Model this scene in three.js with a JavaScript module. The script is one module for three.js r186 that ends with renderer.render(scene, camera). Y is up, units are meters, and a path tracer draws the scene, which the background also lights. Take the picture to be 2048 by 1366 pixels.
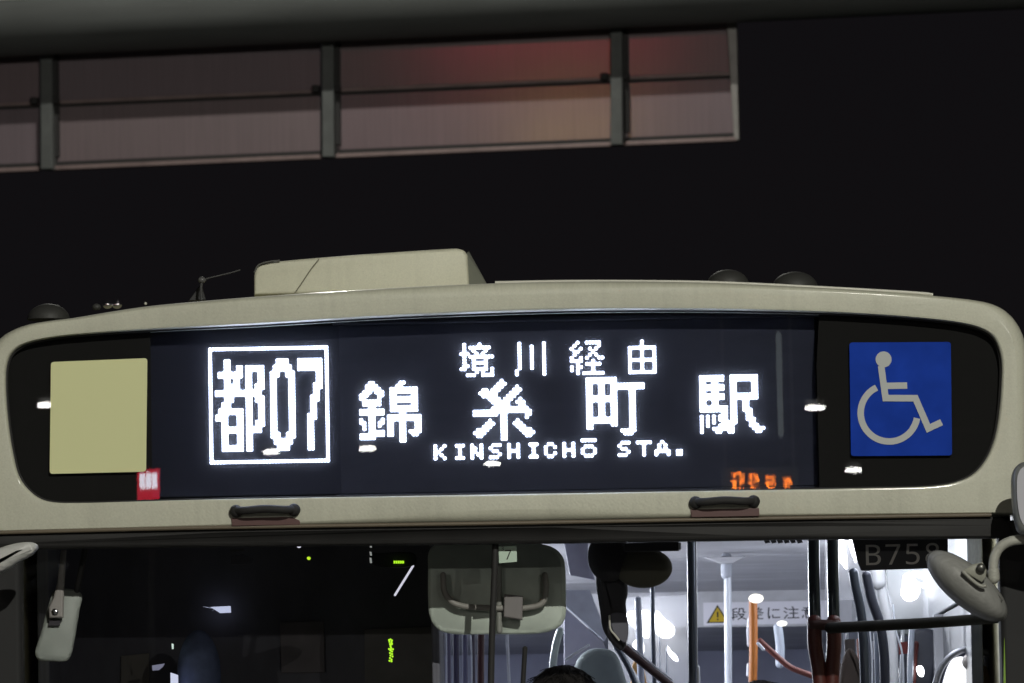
import * as THREE from 'three';
import { RoundedBoxGeometry } from 'three/addons/geometries/RoundedBoxGeometry.js';
import { mergeGeometries, toCreasedNormals } from 'three/addons/utils/BufferGeometryUtils.js';
import { MarchingCubes } from 'three/addons/objects/MarchingCubes.js';
import { FontLoader } from 'three/addons/loaders/FontLoader.js';
import { TextGeometry } from 'three/addons/geometries/TextGeometry.js';
import { RectAreaLightUniformsLib } from 'three/addons/lights/RectAreaLightUniformsLib.js';

// ------------------------------------------------------------------ camera, sky, lights, exposure
RectAreaLightUniformsLib.init();
const scene = new THREE.Scene();
const PXM = 830;                                     // photograph pixels per metre at the bus front
const EYE = new THREE.Vector3(0, 1.6, 14), AIM = new THREE.Vector3(0, 2.84, 0);
const DIST = EYE.distanceTo(AIM);
const camera = new THREE.PerspectiveCamera(THREE.MathUtils.radToDeg(2 * Math.atan(683 / PXM / DIST)), 2048 / 1366, 0.1, 2000);
camera.position.copy(EYE); camera.lookAt(AIM); camera.rotateZ(-0.0185);
camera.focus = 14.25; camera.userData.fStop = 13;
camera.updateMatrixWorld(true); camera.updateProjectionMatrix();

const skyData = new Float32Array(64 * 32 * 4);       // night sky of a city: almost black, faintly warmer low down
for (let j = 0; j < 32; j++) for (let i = 0; i < 64; i++) {
  const up = (j + 0.5) / 32 * 2 - 1, k = Math.exp(-Math.max(0, up) * 5), o = (j * 64 + i) * 4;
  skyData[o] = 0.0040 + 0.0018 * k; skyData[o + 1] = 0.0037 + 0.0014 * k; skyData[o + 2] = 0.0048 + 0.0010 * k; skyData[o + 3] = 1;
}
const sky = new THREE.DataTexture(skyData, 64, 32, THREE.RGBAFormat, THREE.FloatType);
sky.mapping = THREE.EquirectangularReflectionMapping; sky.magFilter = THREE.LinearFilter; sky.needsUpdate = true;
scene.background = sky; scene.environment = sky;

const moon = new THREE.DirectionalLight(0xfff1e0, 0.02);   // night: next to nothing
moon.position.set(-6, 14, 10); moon.castShadow = true; moon.shadow.mapSize.set(1024, 1024);
Object.assign(moon.shadow.camera, { left: -15, right: 15, top: 15, bottom: -15, far: 80 });
scene.add(moon, moon.target);

const renderer = new THREE.WebGLRenderer({ antialias: true });
renderer.toneMapping = THREE.LinearToneMapping; renderer.toneMappingExposure = 1;
renderer.shadowMap.enabled = true;

// ------------------------------------------------------------------ helpers
let seed = 7;
const rnd = () => { seed = (seed + 0x6d2b79f5) | 0; let t = Math.imul(seed ^ (seed >>> 15), 1 | seed); t = (t + Math.imul(t ^ (t >>> 7), 61 | t)) ^ t; return ((t ^ (t >>> 14)) >>> 0) / 4294967296; };
const V = (x, y, z) => new THREE.Vector3(x, y, z);
const used = new Map();
const numbered = (n) => { const k = used.get(n) ?? 0; used.set(n, k + 1); return k ? n + '_' + String(k).padStart(3, '0') : n; };
function tag(o, label, category, group, kind) { o.userData.label = label; if (category) o.userData.category = category; if (group) o.userData.group = group; if (kind) o.userData.kind = kind; return o; }
function thing(name, label, category, x = 0, y = 0, z = 0, turn = 0, group) {
  const o = new THREE.Group(); o.name = numbered(name); o.position.set(x, y, z); o.rotation.y = turn; scene.add(o);
  return tag(o, label, category, group);
}
function part(name, geo, material, parent) {
  const m = new THREE.Mesh(Array.isArray(geo) ? merge(geo) : geo, material);
  m.name = numbered(name); m.castShadow = m.receiveShadow = true; parent.add(m); return m;
}
function merge(list) {
  return mergeGeometries(list.map((g) => {
    const n = g.index ? g.toNonIndexed() : g.clone();
    for (const k of Object.keys(n.attributes)) if (!['position', 'normal', 'uv'].includes(k)) n.deleteAttribute(k);
    return n;
  }));
}
// measuring: the point of the plane z = const (or of a turned upright plane) that lies behind a pixel of the photograph
function ray(px, py) { return V(px / 1024 - 1, 1 - py / 683, 0.5).unproject(camera).sub(EYE).normalize(); }
function at(px, py, z = 0) { const d = ray(px, py); return EYE.clone().addScaledVector(d, (z - EYE.z) / d.z); }
const scaleAt = (z) => DIST * PXM / (EYE.z - z);       // pixels per metre at depth z
const mm = (px, z = 0) => px / scaleAt(z);             // pixels -> metres
const R = 20;                                          // the bus front is bowed in plan with this radius
const bow = (x) => -x * x / (2 * R);
function bend(g, amount = 1) {
  const p = g.attributes.position; for (let i = 0; i < p.count; i++) p.setZ(i, p.getZ(i) + amount * bow(p.getX(i)));
  g.computeVertexNormals(); return g;
}
const v2 = (pts, z = 0) => pts.map(([x, y]) => { const q = at(x, y, z); return new THREE.Vector2(q.x, q.y); });
function smooth(pts, n, closed = true) { return new THREE.CatmullRomCurve3(pts.map((p) => V(p.x, p.y, 0)), closed, 'centripetal').getPoints(n).map((p) => new THREE.Vector2(p.x, p.y)); }
function slab(points, depth, bevel = 0, zFront = 0, holes = []) {   // a plate with outline in metres, its front face at zFront
  const s = new THREE.Shape(points); for (const h of holes) s.holes.push(new THREE.Path(h));
  const g = new THREE.ExtrudeGeometry(s, { depth: Math.max(1e-4, depth - 2 * bevel), bevelEnabled: bevel > 0, bevelThickness: bevel, bevelSize: bevel, bevelOffset: -bevel, bevelSegments: 3, curveSegments: 16 });
  g.translate(0, 0, zFront - depth + bevel); return g;
}
const plate = (px, z, depth, bevel = 0) => slab(v2(px, z), depth, bevel, z);
const roundPlate = (px, z, depth, bevel = 0, n = 64) => slab(smooth(v2(px, z), n), depth, bevel, z);
const box = (w, h, d, x, y, z, r = 0.004) => new RoundedBoxGeometry(w, h, d, 2, Math.min(r, w / 2.1, h / 2.1, d / 2.1)).translate(x, y, z);
const tubeThrough = (pts, r, seg = 40, rs = 12) => new THREE.TubeGeometry(new THREE.CatmullRomCurve3(pts, false, 'centripetal'), seg, r, rs);
const ball = (r, p, sx = 1, sy = 1, sz = 1, a = 24, b = 16) => new THREE.SphereGeometry(r, a, b).scale(sx, sy, sz).translate(p.x, p.y, p.z);
function capped(pts, r, seg = 40, rs = 12) { return merge([tubeThrough(pts, r, seg, rs), ball(r, pts[0], 1, 1, 1, rs, 8), ball(r, pts[pts.length - 1], 1, 1, 1, rs, 8)]); }
const rod = (px, z, rpx, seg) => capped(px.map(([x, y, zz]) => at(x, y, zz ?? z)), mm(rpx, z), seg);
const ellipse = (cx, cy, rx, ry, turn = 0, n = 48) => Array.from({ length: n }, (_, i) => { const a = i / n * 2 * Math.PI, x = Math.cos(a) * rx, y = Math.sin(a) * ry; return [cx + x * Math.cos(turn) - y * Math.sin(turn), cy + x * Math.sin(turn) + y * Math.cos(turn)]; });
const creased = (g, a = 0.6) => toCreasedNormals(g, a);

// ------------------------------------------------------------------ materials
function hash(i, j, s) { let h = Math.imul(i, 374761393) ^ Math.imul(j, 668265263) ^ Math.imul(s, 974634217); h = Math.imul(h ^ (h >>> 13), 1274126177); return ((h ^ (h >>> 16)) >>> 0) / 4294967296; }
function tileNoise(x, y, n, s) { // smooth noise that repeats after n cells
  const i = Math.floor(x), j = Math.floor(y), f = x - i, g = y - j, u = f * f * (3 - 2 * f), w = g * g * (3 - 2 * g), m = (k) => ((k % n) + n) % n;
  const a = hash(m(i), m(j), s), b = hash(m(i + 1), m(j), s), c = hash(m(i), m(j + 1), s), d = hash(m(i + 1), m(j + 1), s);
  return (a + (b - a) * u) * (1 - w) + (c + (d - c) * u) * w;
}
function texture(size, f, srgb, repeat = 1) {
  const d = new Uint8Array(size * size * 4);
  for (let y = 0; y < size; y++) for (let x = 0; x < size; x++) { const c = f(x / size, y / size), o = (y * size + x) * 4; for (let k = 0; k < 3; k++) d[o + k] = Math.max(0, Math.min(255, Math.round(255 * (Array.isArray(c) ? c[k] : c)))); d[o + 3] = 255; }
  const t = new THREE.DataTexture(d, size, size); t.wrapS = t.wrapT = THREE.RepeatWrapping; t.magFilter = THREE.LinearFilter; t.repeat.set(repeat, repeat);
  if (srgb) t.colorSpace = THREE.SRGBColorSpace; t.needsUpdate = true; return t;
}
const fbm = (u, v, n, s) => (tileNoise(u * n, v * n, n, s) * 0.5 + tileNoise(u * n * 2, v * n * 2, n * 2, s + 1) * 0.28 + tileNoise(u * n * 4, v * n * 4, n * 4, s + 2) * 0.15 + tileNoise(u * n * 8, v * n * 8, n * 8, s + 3) * 0.07);
const grime = texture(512, (u, v) => { // film of road dirt, rain runs
  const a = fbm(u, v, 5, 11), b = tileNoise(u * 90, v * 6, 6 * 15, 21) * tileNoise(u * 24, v * 3, 24, 27), s = hash(Math.floor(u * 512), Math.floor(v * 512), 5);
  const k = 0.97 + (s - 0.5) * 0.045 - 0.12 * Math.max(0, a - 0.42) - 0.05 * b - (s > 0.9985 ? 0.10 : 0); return [k, k * 0.995, k * 0.975];
}, true, 0.9);
const roughMap = texture(256, (u, v) => 0.72 + 0.28 * fbm(u, v, 6, 31), false, 1.7);
const peel = texture(256, (u, v) => tileNoise(u * 40, v * 40, 40, 41), false, 5);
const speckle = texture(256, (u, v) => 0.82 + 0.18 * fbm(u, v, 8, 51), true, 2);
const brushed = texture(512, (u, v) => { const k = tileNoise(u * 128, v * 4, 128, 61) * 0.5 + tileNoise(u * 256, v * 2, 256, 62) * 0.3 + fbm(u, v, 6, 63) * 0.2; return 0.91 + 0.09 * k; }, true, 0.8);
const brushedRough = texture(512, (u, v) => 0.82 + 0.18 * (tileNoise(u * 64, v * 3, 64, 71) * 0.6 + fbm(u, v, 4, 73) * 0.4), false, 0.8);
const lin = (r, g, b) => new THREE.Color().setRGB(r, g, b);
const std = (r, g, b, roughness = 0.6, extra = {}) => new THREE.MeshStandardMaterial({ color: lin(r, g, b), roughness, ...extra });
const phys = (r, g, b, roughness, extra) => new THREE.MeshPhysicalMaterial({ color: lin(r, g, b), roughness, ...extra });
const glow = (r, g, b, k) => new THREE.MeshStandardMaterial({ color: lin(0.4, 0.4, 0.4), roughness: 0.4, emissive: lin(r, g, b), emissiveIntensity: k });
const M = {
  cream: phys(0.67, 0.675, 0.565, 0.6, { map: grime, roughnessMap: roughMap, clearcoat: 0.35, clearcoatRoughness: 0.1, bumpMap: peel, bumpScale: 0.0002 }),
  creamRoof: phys(0.60, 0.57, 0.38, 0.6, { map: grime, roughnessMap: roughMap }),
  trim: phys(0.68, 0.67, 0.58, 0.3, { clearcoat: 0.6 }),
  black: phys(0.018, 0.018, 0.019, 0.35, { roughnessMap: roughMap, clearcoat: 0.3 }),
  rubber: std(0.028, 0.027, 0.026, 0.72, { map: speckle }),
  void: std(0.02, 0.02, 0.021, 0.9),
  print: phys(0.012, 0.012, 0.0115, 0.95, { specularIntensity: 0.3 }),
  pillar: std(0.02, 0.02, 0.02, 0.75),
  film: phys(0.80, 0.84, 1.0, 0.115, { transmission: 1, thickness: 0, ior: 1.05, specularIntensity: 0 }),
  board: std(0.026, 0.026, 0.030, 0.85, { map: speckle }),
  glass: phys(1, 1, 1, 0, { transmission: 1, thickness: 0, ior: 1.5 }),
  dome: std(0.04, 0.04, 0.037, 0.6),
  chrome: std(0.75, 0.75, 0.75, 0.18, { metalness: 1 }),
  white: phys(0.62, 0.63, 0.66, 0.35, { clearcoat: 0.3 }),
  led: glow(0.78, 0.86, 1.0, 15),
};

// ------------------------------------------------------------------ setting
const road = part('road', new THREE.PlaneGeometry(1600, 1600).rotateX(-Math.PI / 2), std(0.05, 0.05, 0.052, 0.85, { map: texture(256, (u, v) => 0.7 + 0.3 * fbm(u, v, 32, 81), true, 300) }), scene);
tag(road, 'dark asphalt road under the bus', null, null, 'structure');

// ------------------------------------------------------------------ elevated walkway behind the bus
{
  const O = at(720, 300, -20), turn = -0.199, dir = V(Math.cos(turn), 0, -Math.sin(turn)), nrm = V(Math.sin(turn), 0, Math.cos(turn));
  const L = (px, py, out = 0) => { const d = ray(px, py), t = (O.dot(nrm) + out - EYE.dot(nrm)) / d.dot(nrm), P = EYE.clone().addScaledVector(d, t).sub(O); return [P.dot(dir), P.y, out]; };
  const w = thing('elevated_walkway', 'dark walkway overhead with a grey girder and pinkish metal panels in a row', 'walkway', O.x, O.y, O.z, turn);
  const steel = std(0.15, 0.16, 0.155, 0.6, { map: speckle });
  const panelMats = [[0.25, 0.19, 0.205], [0.245, 0.195, 0.215], [0.255, 0.20, 0.21]].map(([r, g, b]) => phys(r, g, b, 0.6, { metalness: 0.3, map: brushed, clearcoat: 1, clearcoatRoughness: 0.10, clearcoatRoughnessMap: brushedRough }));
  const edge = std(0.36, 0.27, 0.26, 0.5, { metalness: 0.3, map: speckle }), dark = std(0.03, 0.028, 0.028, 0.7);
  const q = (a, b, c, d, out, depth, bev) => slab([a, b, c, d].map(([x, y]) => { const l = L(x, y, out); return new THREE.Vector2(l[0], l[1]); }), depth, bev, out);
  const line = (x) => 345 - 0.0427 * x;                      // bottom edge in the photograph
  // girder: a fat round beam in front of the panel tops, running on past their end
  const a = L(-500, 140, 0.16), b = L(2700, -10, 0.16), r = 0.25;
  part('girder', new THREE.CylinderGeometry(r, r, b[0] - a[0], 40, 1).rotateZ(Math.PI / 2).rotateZ(Math.atan2(b[1] - a[1], b[0] - a[0])).translate((a[0] + b[0]) / 2, (a[1] + b[1]) / 2 + r, 0.22), steel, w);
  part('girder_flange', box(b[0] - a[0], 0.05, 0.5, (a[0] + b[0]) / 2, (a[1] + b[1]) / 2 + 0.53, 0.05), steel, w);
  const cuts = [[-460, 78], [104, 640], [668, 1222], [1240, 1474]];
  cuts.forEach(([x0, x1], i) => {
    const up = (x) => 60 - 0.05 * x, mid = (x) => 211 - 0.0427 * x;
    part('upper_panel', q([x0, up(x0)], [x1, up(x1)], [x1, mid(x1) - 2], [x0, mid(x0) - 2], 0, 0.02, 0.003), panelMats[i % 3], w);
    part('lower_panel', q([x0, mid(x0) + 6], [x1, mid(x1) + 6], [x1, line(x1) - 16], [x0, line(x0) - 16], -0.006, 0.02, 0.003), panelMats[(i + 1) % 3], w);
    part('panel_rail', q([x0, mid(x0) - 5], [x1, mid(x1) - 5], [x1, mid(x1) + 2], [x0, mid(x0) + 2], 0.022, 0.02, 0.004), edge, w);
    part('joint_strip', q([x0, mid(x0) + 2.2], [x1, mid(x1) + 2.2], [x1, mid(x1) + 8], [x0, mid(x0) + 8], 0.004, 0.02), dark, w);
    part('base_rail', q([x0, line(x0) - 9], [x1, line(x1) - 9], [x1, line(x1)], [x0, line(x0)], 0.03, 0.05, 0.006), edge, w);
    part('base_strip', q([x0, line(x0) - 16], [x1, line(x1) - 16], [x1, line(x1) - 9.4], [x0, line(x0) - 9.4], 0.002, 0.03), dark, w);
  });
  for (const x of [91, 654, 1231]) {
    part('post', q([x - 11, 40], [x + 12, 40], [x + 14, line(x) - 3], [x - 10, line(x) - 3], 0.085, 0.10, 0.006), steel, w);
    part('post_web', q([x + 14, 60], [x + 24, 60], [x + 26, line(x) - 28], [x + 16, line(x) - 28], 0.03, 0.04), dark, w);
    for (const s of [-22, 20]) { const l = L(x + s, 206 - 0.0427 * x, 0.04); part('rail_clamp', box(0.045, 0.045, 0.05, l[0], l[1], l[2], 0.01), dark, w); }
  }
  part('end_post', q([1453, 38], [1472, 38], [1478, line(1476) - 2], [1468, line(1476) - 2], 0.03, 0.05, 0.004), std(0.42, 0.40, 0.38, 0.5, { metalness: 0.3, map: speckle }), w);
  const c0 = L(40, 2, 0.3); part('bracket', box(0.25, 0.035, 0.1, c0[0], c0[1], c0[2] + 0.12), std(0.4, 0.4, 0.38), w);
}

// ------------------------------------------------------------------ the bus
const bus = thing('city_bus', 'cream city bus with a lit white route display across its forehead', 'bus');
{
  const outerPx = [[-42, 1064], [-44, 900], [-42, 770], [-36, 718], [-20, 688], [0, 668], [22, 655], [50, 645], [90, 638], [140, 632], [220, 619], [300, 608], [400, 599], [500, 591], [700, 578], [935, 566], [1100, 561], [1250, 560], [1400, 562], [1600, 570], [1750, 578], [1870, 587], [1960, 597], [1990, 604], [2015, 617], [2035, 637], [2050, 664], [2058, 700], [2062, 770], [2064, 900], [2062, 1026]];
  const holePx = [[8, 760], [10, 728], [18, 706], [36, 690], [62, 680], [110, 671], [200, 663], [300, 657], [500, 648], [750, 634], [1000, 624], [1150, 620], [1274, 618.5], [1400, 618.5], [1524, 620], [1674, 624], [1824, 633], [1924, 644], [1965, 655], [1988, 670], [2000, 692], [2006, 720], [2006, 760], [2000, 830], [1990, 880], [1975, 915], [1950, 945], [1915, 962], [1870, 970], [1700, 975.5], [1350, 982], [1000, 988], [700, 993], [400, 998], [150, 1004], [110, 1003], [80, 996], [55, 978], [35, 950], [22, 900], [12, 830]];
  const outer = smooth(v2(outerPx), 260, false), hole = smooth(v2(holePx), 300);
  const y = outer.map((p) => p.y), low = Math.min(...y);
  outer.push(...Array.from({ length: 38 }, (_, i) => at(2062 - (i + 1) * 54, 1026 + (i + 1) * 0.975).clone()).map((p) => new THREE.Vector2(p.x, p.y)));
  // forehead panel round the display window
  {
    const cx = 0, cy = 2.66, sx = 1.25, sy = 0.25, N = 560;
    const cut = (poly, a) => { // where the ray at this (stretched) angle leaves the outline
      const dx = Math.cos(a) * sx, dy = Math.sin(a) * sy; let best = 0;
      for (let i = 0; i < poly.length; i++) {
        const p = poly[i], q = poly[(i + 1) % poly.length], ex = q.x - p.x, ey = q.y - p.y, det = dx * -ey + dy * ex; if (Math.abs(det) < 1e-12) continue;
        const px = p.x - cx, py = p.y - cy, t = (px * -ey + py * ex) / det, u = (dx * py - dy * px) / det; if (t > 0 && u >= -1e-6 && u <= 1 + 1e-6) best = Math.max(best, t);
      }
      return new THREE.Vector2(cx + dx * best, cy + dy * best);
    };
    const rows = [], pos = [], uv = [], idx = [];
    for (let i = 0; i <= N; i++) {
      const a = i / N * 2 * Math.PI, o = cut(outer, a), h = cut(hole, a), d = h.clone().sub(o), len = d.length(), k = (m) => Math.min(0.45, m / len), prof = [];
      prof.push([0, -0.10], [0, -0.06]);
      for (let j = 0; j <= 7; j++) { const t = j / 7 * Math.PI / 2; prof.push([k(0.030) * (1 - Math.cos(t)), -0.034 + 0.034 * Math.sin(t)]); }
      prof.push([0.46, 0.001], [1 - k(0.024), 0]);
      for (let j = 1; j <= 6; j++) { const t = j / 6 * Math.PI / 2; prof.push([1 - k(0.010) * (1 - Math.sin(t)), -0.012 * (1 - Math.cos(t))]); }
      prof.push([1, -0.04], [1, -0.085]);
      rows.push(prof.length);
      for (const [t, z] of prof) { const p = o.clone().addScaledVector(d, t); pos.push(p.x, p.y, z + bow(p.x)); uv.push(p.x, p.y + z); }
    }
    const m = rows[0]; for (let i = 0; i < N; i++) for (let j = 0; j < m - 1; j++) { const q = i * m + j; idx.push(q, q + m, q + 1, q + 1, q + m, q + m + 1); }
    const g = new THREE.BufferGeometry(); g.setAttribute('position', new THREE.Float32BufferAttribute(pos, 3)); g.setAttribute('uv', new THREE.Float32BufferAttribute(uv, 2)); g.setIndex(idx); g.computeVertexNormals();
    part('front_panel', g, M.cream, bus);
  }
  // roof and sides: a shell drawn back from the same outline
  const ring = smooth(v2(outerPx.slice(2, 29)), 120, false).map((p) => new THREE.Vector2(p.x * 0.996, p.y - 0.012));
  const xl = ring[0].x, xr = ring[ring.length - 1].x, base = 0.34;
  const shellOut = [new THREE.Vector2(xl, base), ...ring, new THREE.Vector2(xr, base)];
  const shellIn = [new THREE.Vector2(xr - 0.03, base), ...ring.slice().reverse().map((p) => new THREE.Vector2(p.x * 0.982, p.y - 0.022)), new THREE.Vector2(xl + 0.03, base)];
  const shell = slab([...shellOut, ...shellIn], 10.4, 0); shell.translate(0, 0, -0.105);
  part('body_shell', creased(shell, 0.6), M.creamRoof, bus);
  part('rear_wall', box(xr - xl - 0.12, 2.4, 0.06, (xl + xr) / 2, 1.56, -10.4), M.creamRoof, bus);
  part('floor', box(xr - xl - 0.11, 0.08, 10.2, (xl + xr) / 2, 0.34, -5.3), std(0.34, 0.34, 0.36, 0.6, { map: speckle }), bus);
  for (const s of [xl - 0.004, xr + 0.004]) part('side_window_band', box(0.012, 0.85, 8.8, s, 1.75, -5.4), M.black, bus);
  part('lower_panel', creased(bend(slab([new THREE.Vector2(xl, 0.36), new THREE.Vector2(xl, 1.02), new THREE.Vector2(0, 1.02), new THREE.Vector2(xr, 1.02), new THREE.Vector2(xr, 0.36), new THREE.Vector2(0, 0.36)], 0.1, 0.015, 0.0)), 0.6), M.cream, bus);
  part('bumper', box(xr - xl, 0.28, 0.14, 0, 0.42, 0.02, 0.05), M.rubber, bus);
  for (const [x, z] of [[xl + 0.16, -2.4], [xr - 0.16, -2.4], [xl + 0.16, -7.9], [xr - 0.16, -7.9]]) {
    const wl = part('wheel', new THREE.TorusGeometry(0.36, 0.12, 14, 36).rotateY(Math.PI / 2).translate(x, 0.48, z), M.rubber, bus);
    part('rim', new THREE.CylinderGeometry(0.27, 0.27, 0.18, 28).rotateZ(Math.PI / 2).translate(x, 0.48, z), std(0.4, 0.4, 0.4, 0.4, { metalness: 0.7 }), wl);
  }
  const dashPts = v2([[-40, 1066], [400, 1056], [1024, 1047], [1600, 1036], [1975, 1030], [2005, 1032], [2022, 1042], [2030, 1062], [2030, 1073], [1600, 1077], [1024, 1086], [400, 1092], [-40, 1096]]);
  // black rubber seal and header between forehead and windscreen
  part('header_strip', creased(bend(slab(smooth(dashPts.slice(0, 9), 60, false).concat(smooth(dashPts.slice(9), 30, false)), 0.06, 0.01, -0.012)), 0.7), M.rubber, bus);
  part('seal', tubeThrough([[-38, 1064], [400, 1055], [1024, 1046], [1600, 1035], [1985, 1028]].map(([x, y]) => { const p = at(x, y, 0); return V(p.x, p.y, bow(p.x) - 0.004); }), 0.005, 60, 8), std(0.16, 0.13, 0.09, 0.5), bus);
  part('header_box', box(xr - xl - 0.12, 0.33, 0.20, 0, at(1024, 1080, -0.2).y + 0.172, -0.235, 0.01), M.rubber, bus);
  part('header_box_top', box(xr - xl - 0.16, 0.18, 0.08, 0, 2.72, -0.28, 0.01), M.void, bus);

  // display window: glass, housing, board, characters
  const glassZ = (x, yy) => bow(x) - 0.03 - (yy - 2.63) * 0.03;
  const pane = (w, h, cx, cy, f, nx = 80, ny = 14) => { const g = new THREE.PlaneGeometry(w, h, nx, ny).translate(cx, cy, 0), p = g.attributes.position; for (let i = 0; i < p.count; i++) p.setZ(i, f(p.getX(i), p.getY(i))); g.computeVertexNormals(); return g; };
  part('display_window', pane(2.46, 0.52, 0, 2.67, glassZ), M.glass, bus);
  for (const side of [-1, 1]) {
    const xe = at(side < 0 ? 302 : 1635, 800, -0.05).x, big = hole.map((p) => new THREE.Vector2(p.x * 1.006, 2.68 + (p.y - 2.68) * 1.04)).map((p) => (side * (p.x - xe) < 0 ? new THREE.Vector2(xe, p.y) : p));
    const pts = []; for (const p of big) { const l = pts[pts.length - 1]; if (!l || (l.distanceTo(p) > 1e-4 && !(l.x === xe && p.x === xe))) pts.push(p); else if (l.x === xe && p.x === xe && pts.length > 1) { if (pts[pts.length - 2].x === xe) pts[pts.length - 1] = p; else pts.push(p); } }
    const g = slab(pts, 0.001, 0, 0), q = g.attributes.position; for (let i = 0; i < q.count; i++) q.setZ(i, q.getZ(i) + glassZ(q.getX(i), q.getY(i)) - 0.009);
    g.computeVertexNormals(); part('glass_print', g, M.print, bus);
  }
  part('sign_housing', slab(hole.map((p) => new THREE.Vector2(p.x * 1.008, 2.67 + (p.y - 2.67) * 1.06)), 0.02, 0, -0.15), M.print, bus);
  part('window_gasket', tubeThrough(hole.map((p) => V(p.x, p.y, bow(p.x) - 0.026)), 0.005, 400, 6), M.rubber, bus);
  const zB = -0.105, b0 = at(420, 699, zB), P = 6.15 / scaleAt(zB);
  const bl = at(680, 800, zB).x, rl = at(286, 800, zB).x, br = at(1632, 800, zB).x, bt = b0.y + 7 * P, bb = b0.y - 48 * P;
  const display = part('route_display', [box(br - bl, bt - bb, 0.02, (bl + br) / 2, (bt + bb) / 2, zB - 0.011, 0.0003)], M.board, bus);
  part('route_board', box(bl - rl, bt - bb, 0.02, (bl + rl) / 2, (bt + bb) / 2, zB - 0.0115, 0.0003), std(0.013, 0.013, 0.016, 0.9), display);
  part('halo_sheet', new THREE.PlaneGeometry(br - rl + 0.04, bt - bb + 0.03).translate((rl + br) / 2, (bt + bb) / 2, zB + 0.011), M.film, display);  // added sheet, imitates lens glow around the lit dots
  part('display_frame', [box(br - bl + 0.03, 0.012, 0.03, (bl + br) / 2, bt + 0.0075, zB - 0.008), box(br - bl + 0.03, 0.012, 0.03, (bl + br) / 2, bb - 0.0075, zB - 0.008)], M.void, display);
  const dot = new THREE.SphereGeometry(P * 0.55, 8, 4, 0, 2 * Math.PI, 0, Math.PI / 2).rotateX(Math.PI / 2).scale(1, 1, 0.8);
  const ledMerge = (cells, r0, c0, mat = M.led, name = 'display_character') => part(name, cells.map(([c, r]) => dot.clone().translate(b0.x + (c0 + c) * P, b0.y - (r0 + r) * P, zB)), mat, display);
  const cellsOf = (rows, double) => { const out = []; rows.forEach((s, r) => [...s].forEach((ch, c) => { if (ch === '#') { if (double) out.push([c, 2 * r], [c, 2 * r + 1]); else out.push([c, r]); } })); return out; };
  const span = (n, list) => { // rows given as column ranges
    return list.map((t) => { const row = Array(n).fill('.'); for (const s of t.split(' ').filter(Boolean)) { const [a, b] = s.split('-').map(Number); for (let i = a; i <= (b ?? a); i++) row[i] = '#'; } return row.join(''); });
  };
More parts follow.
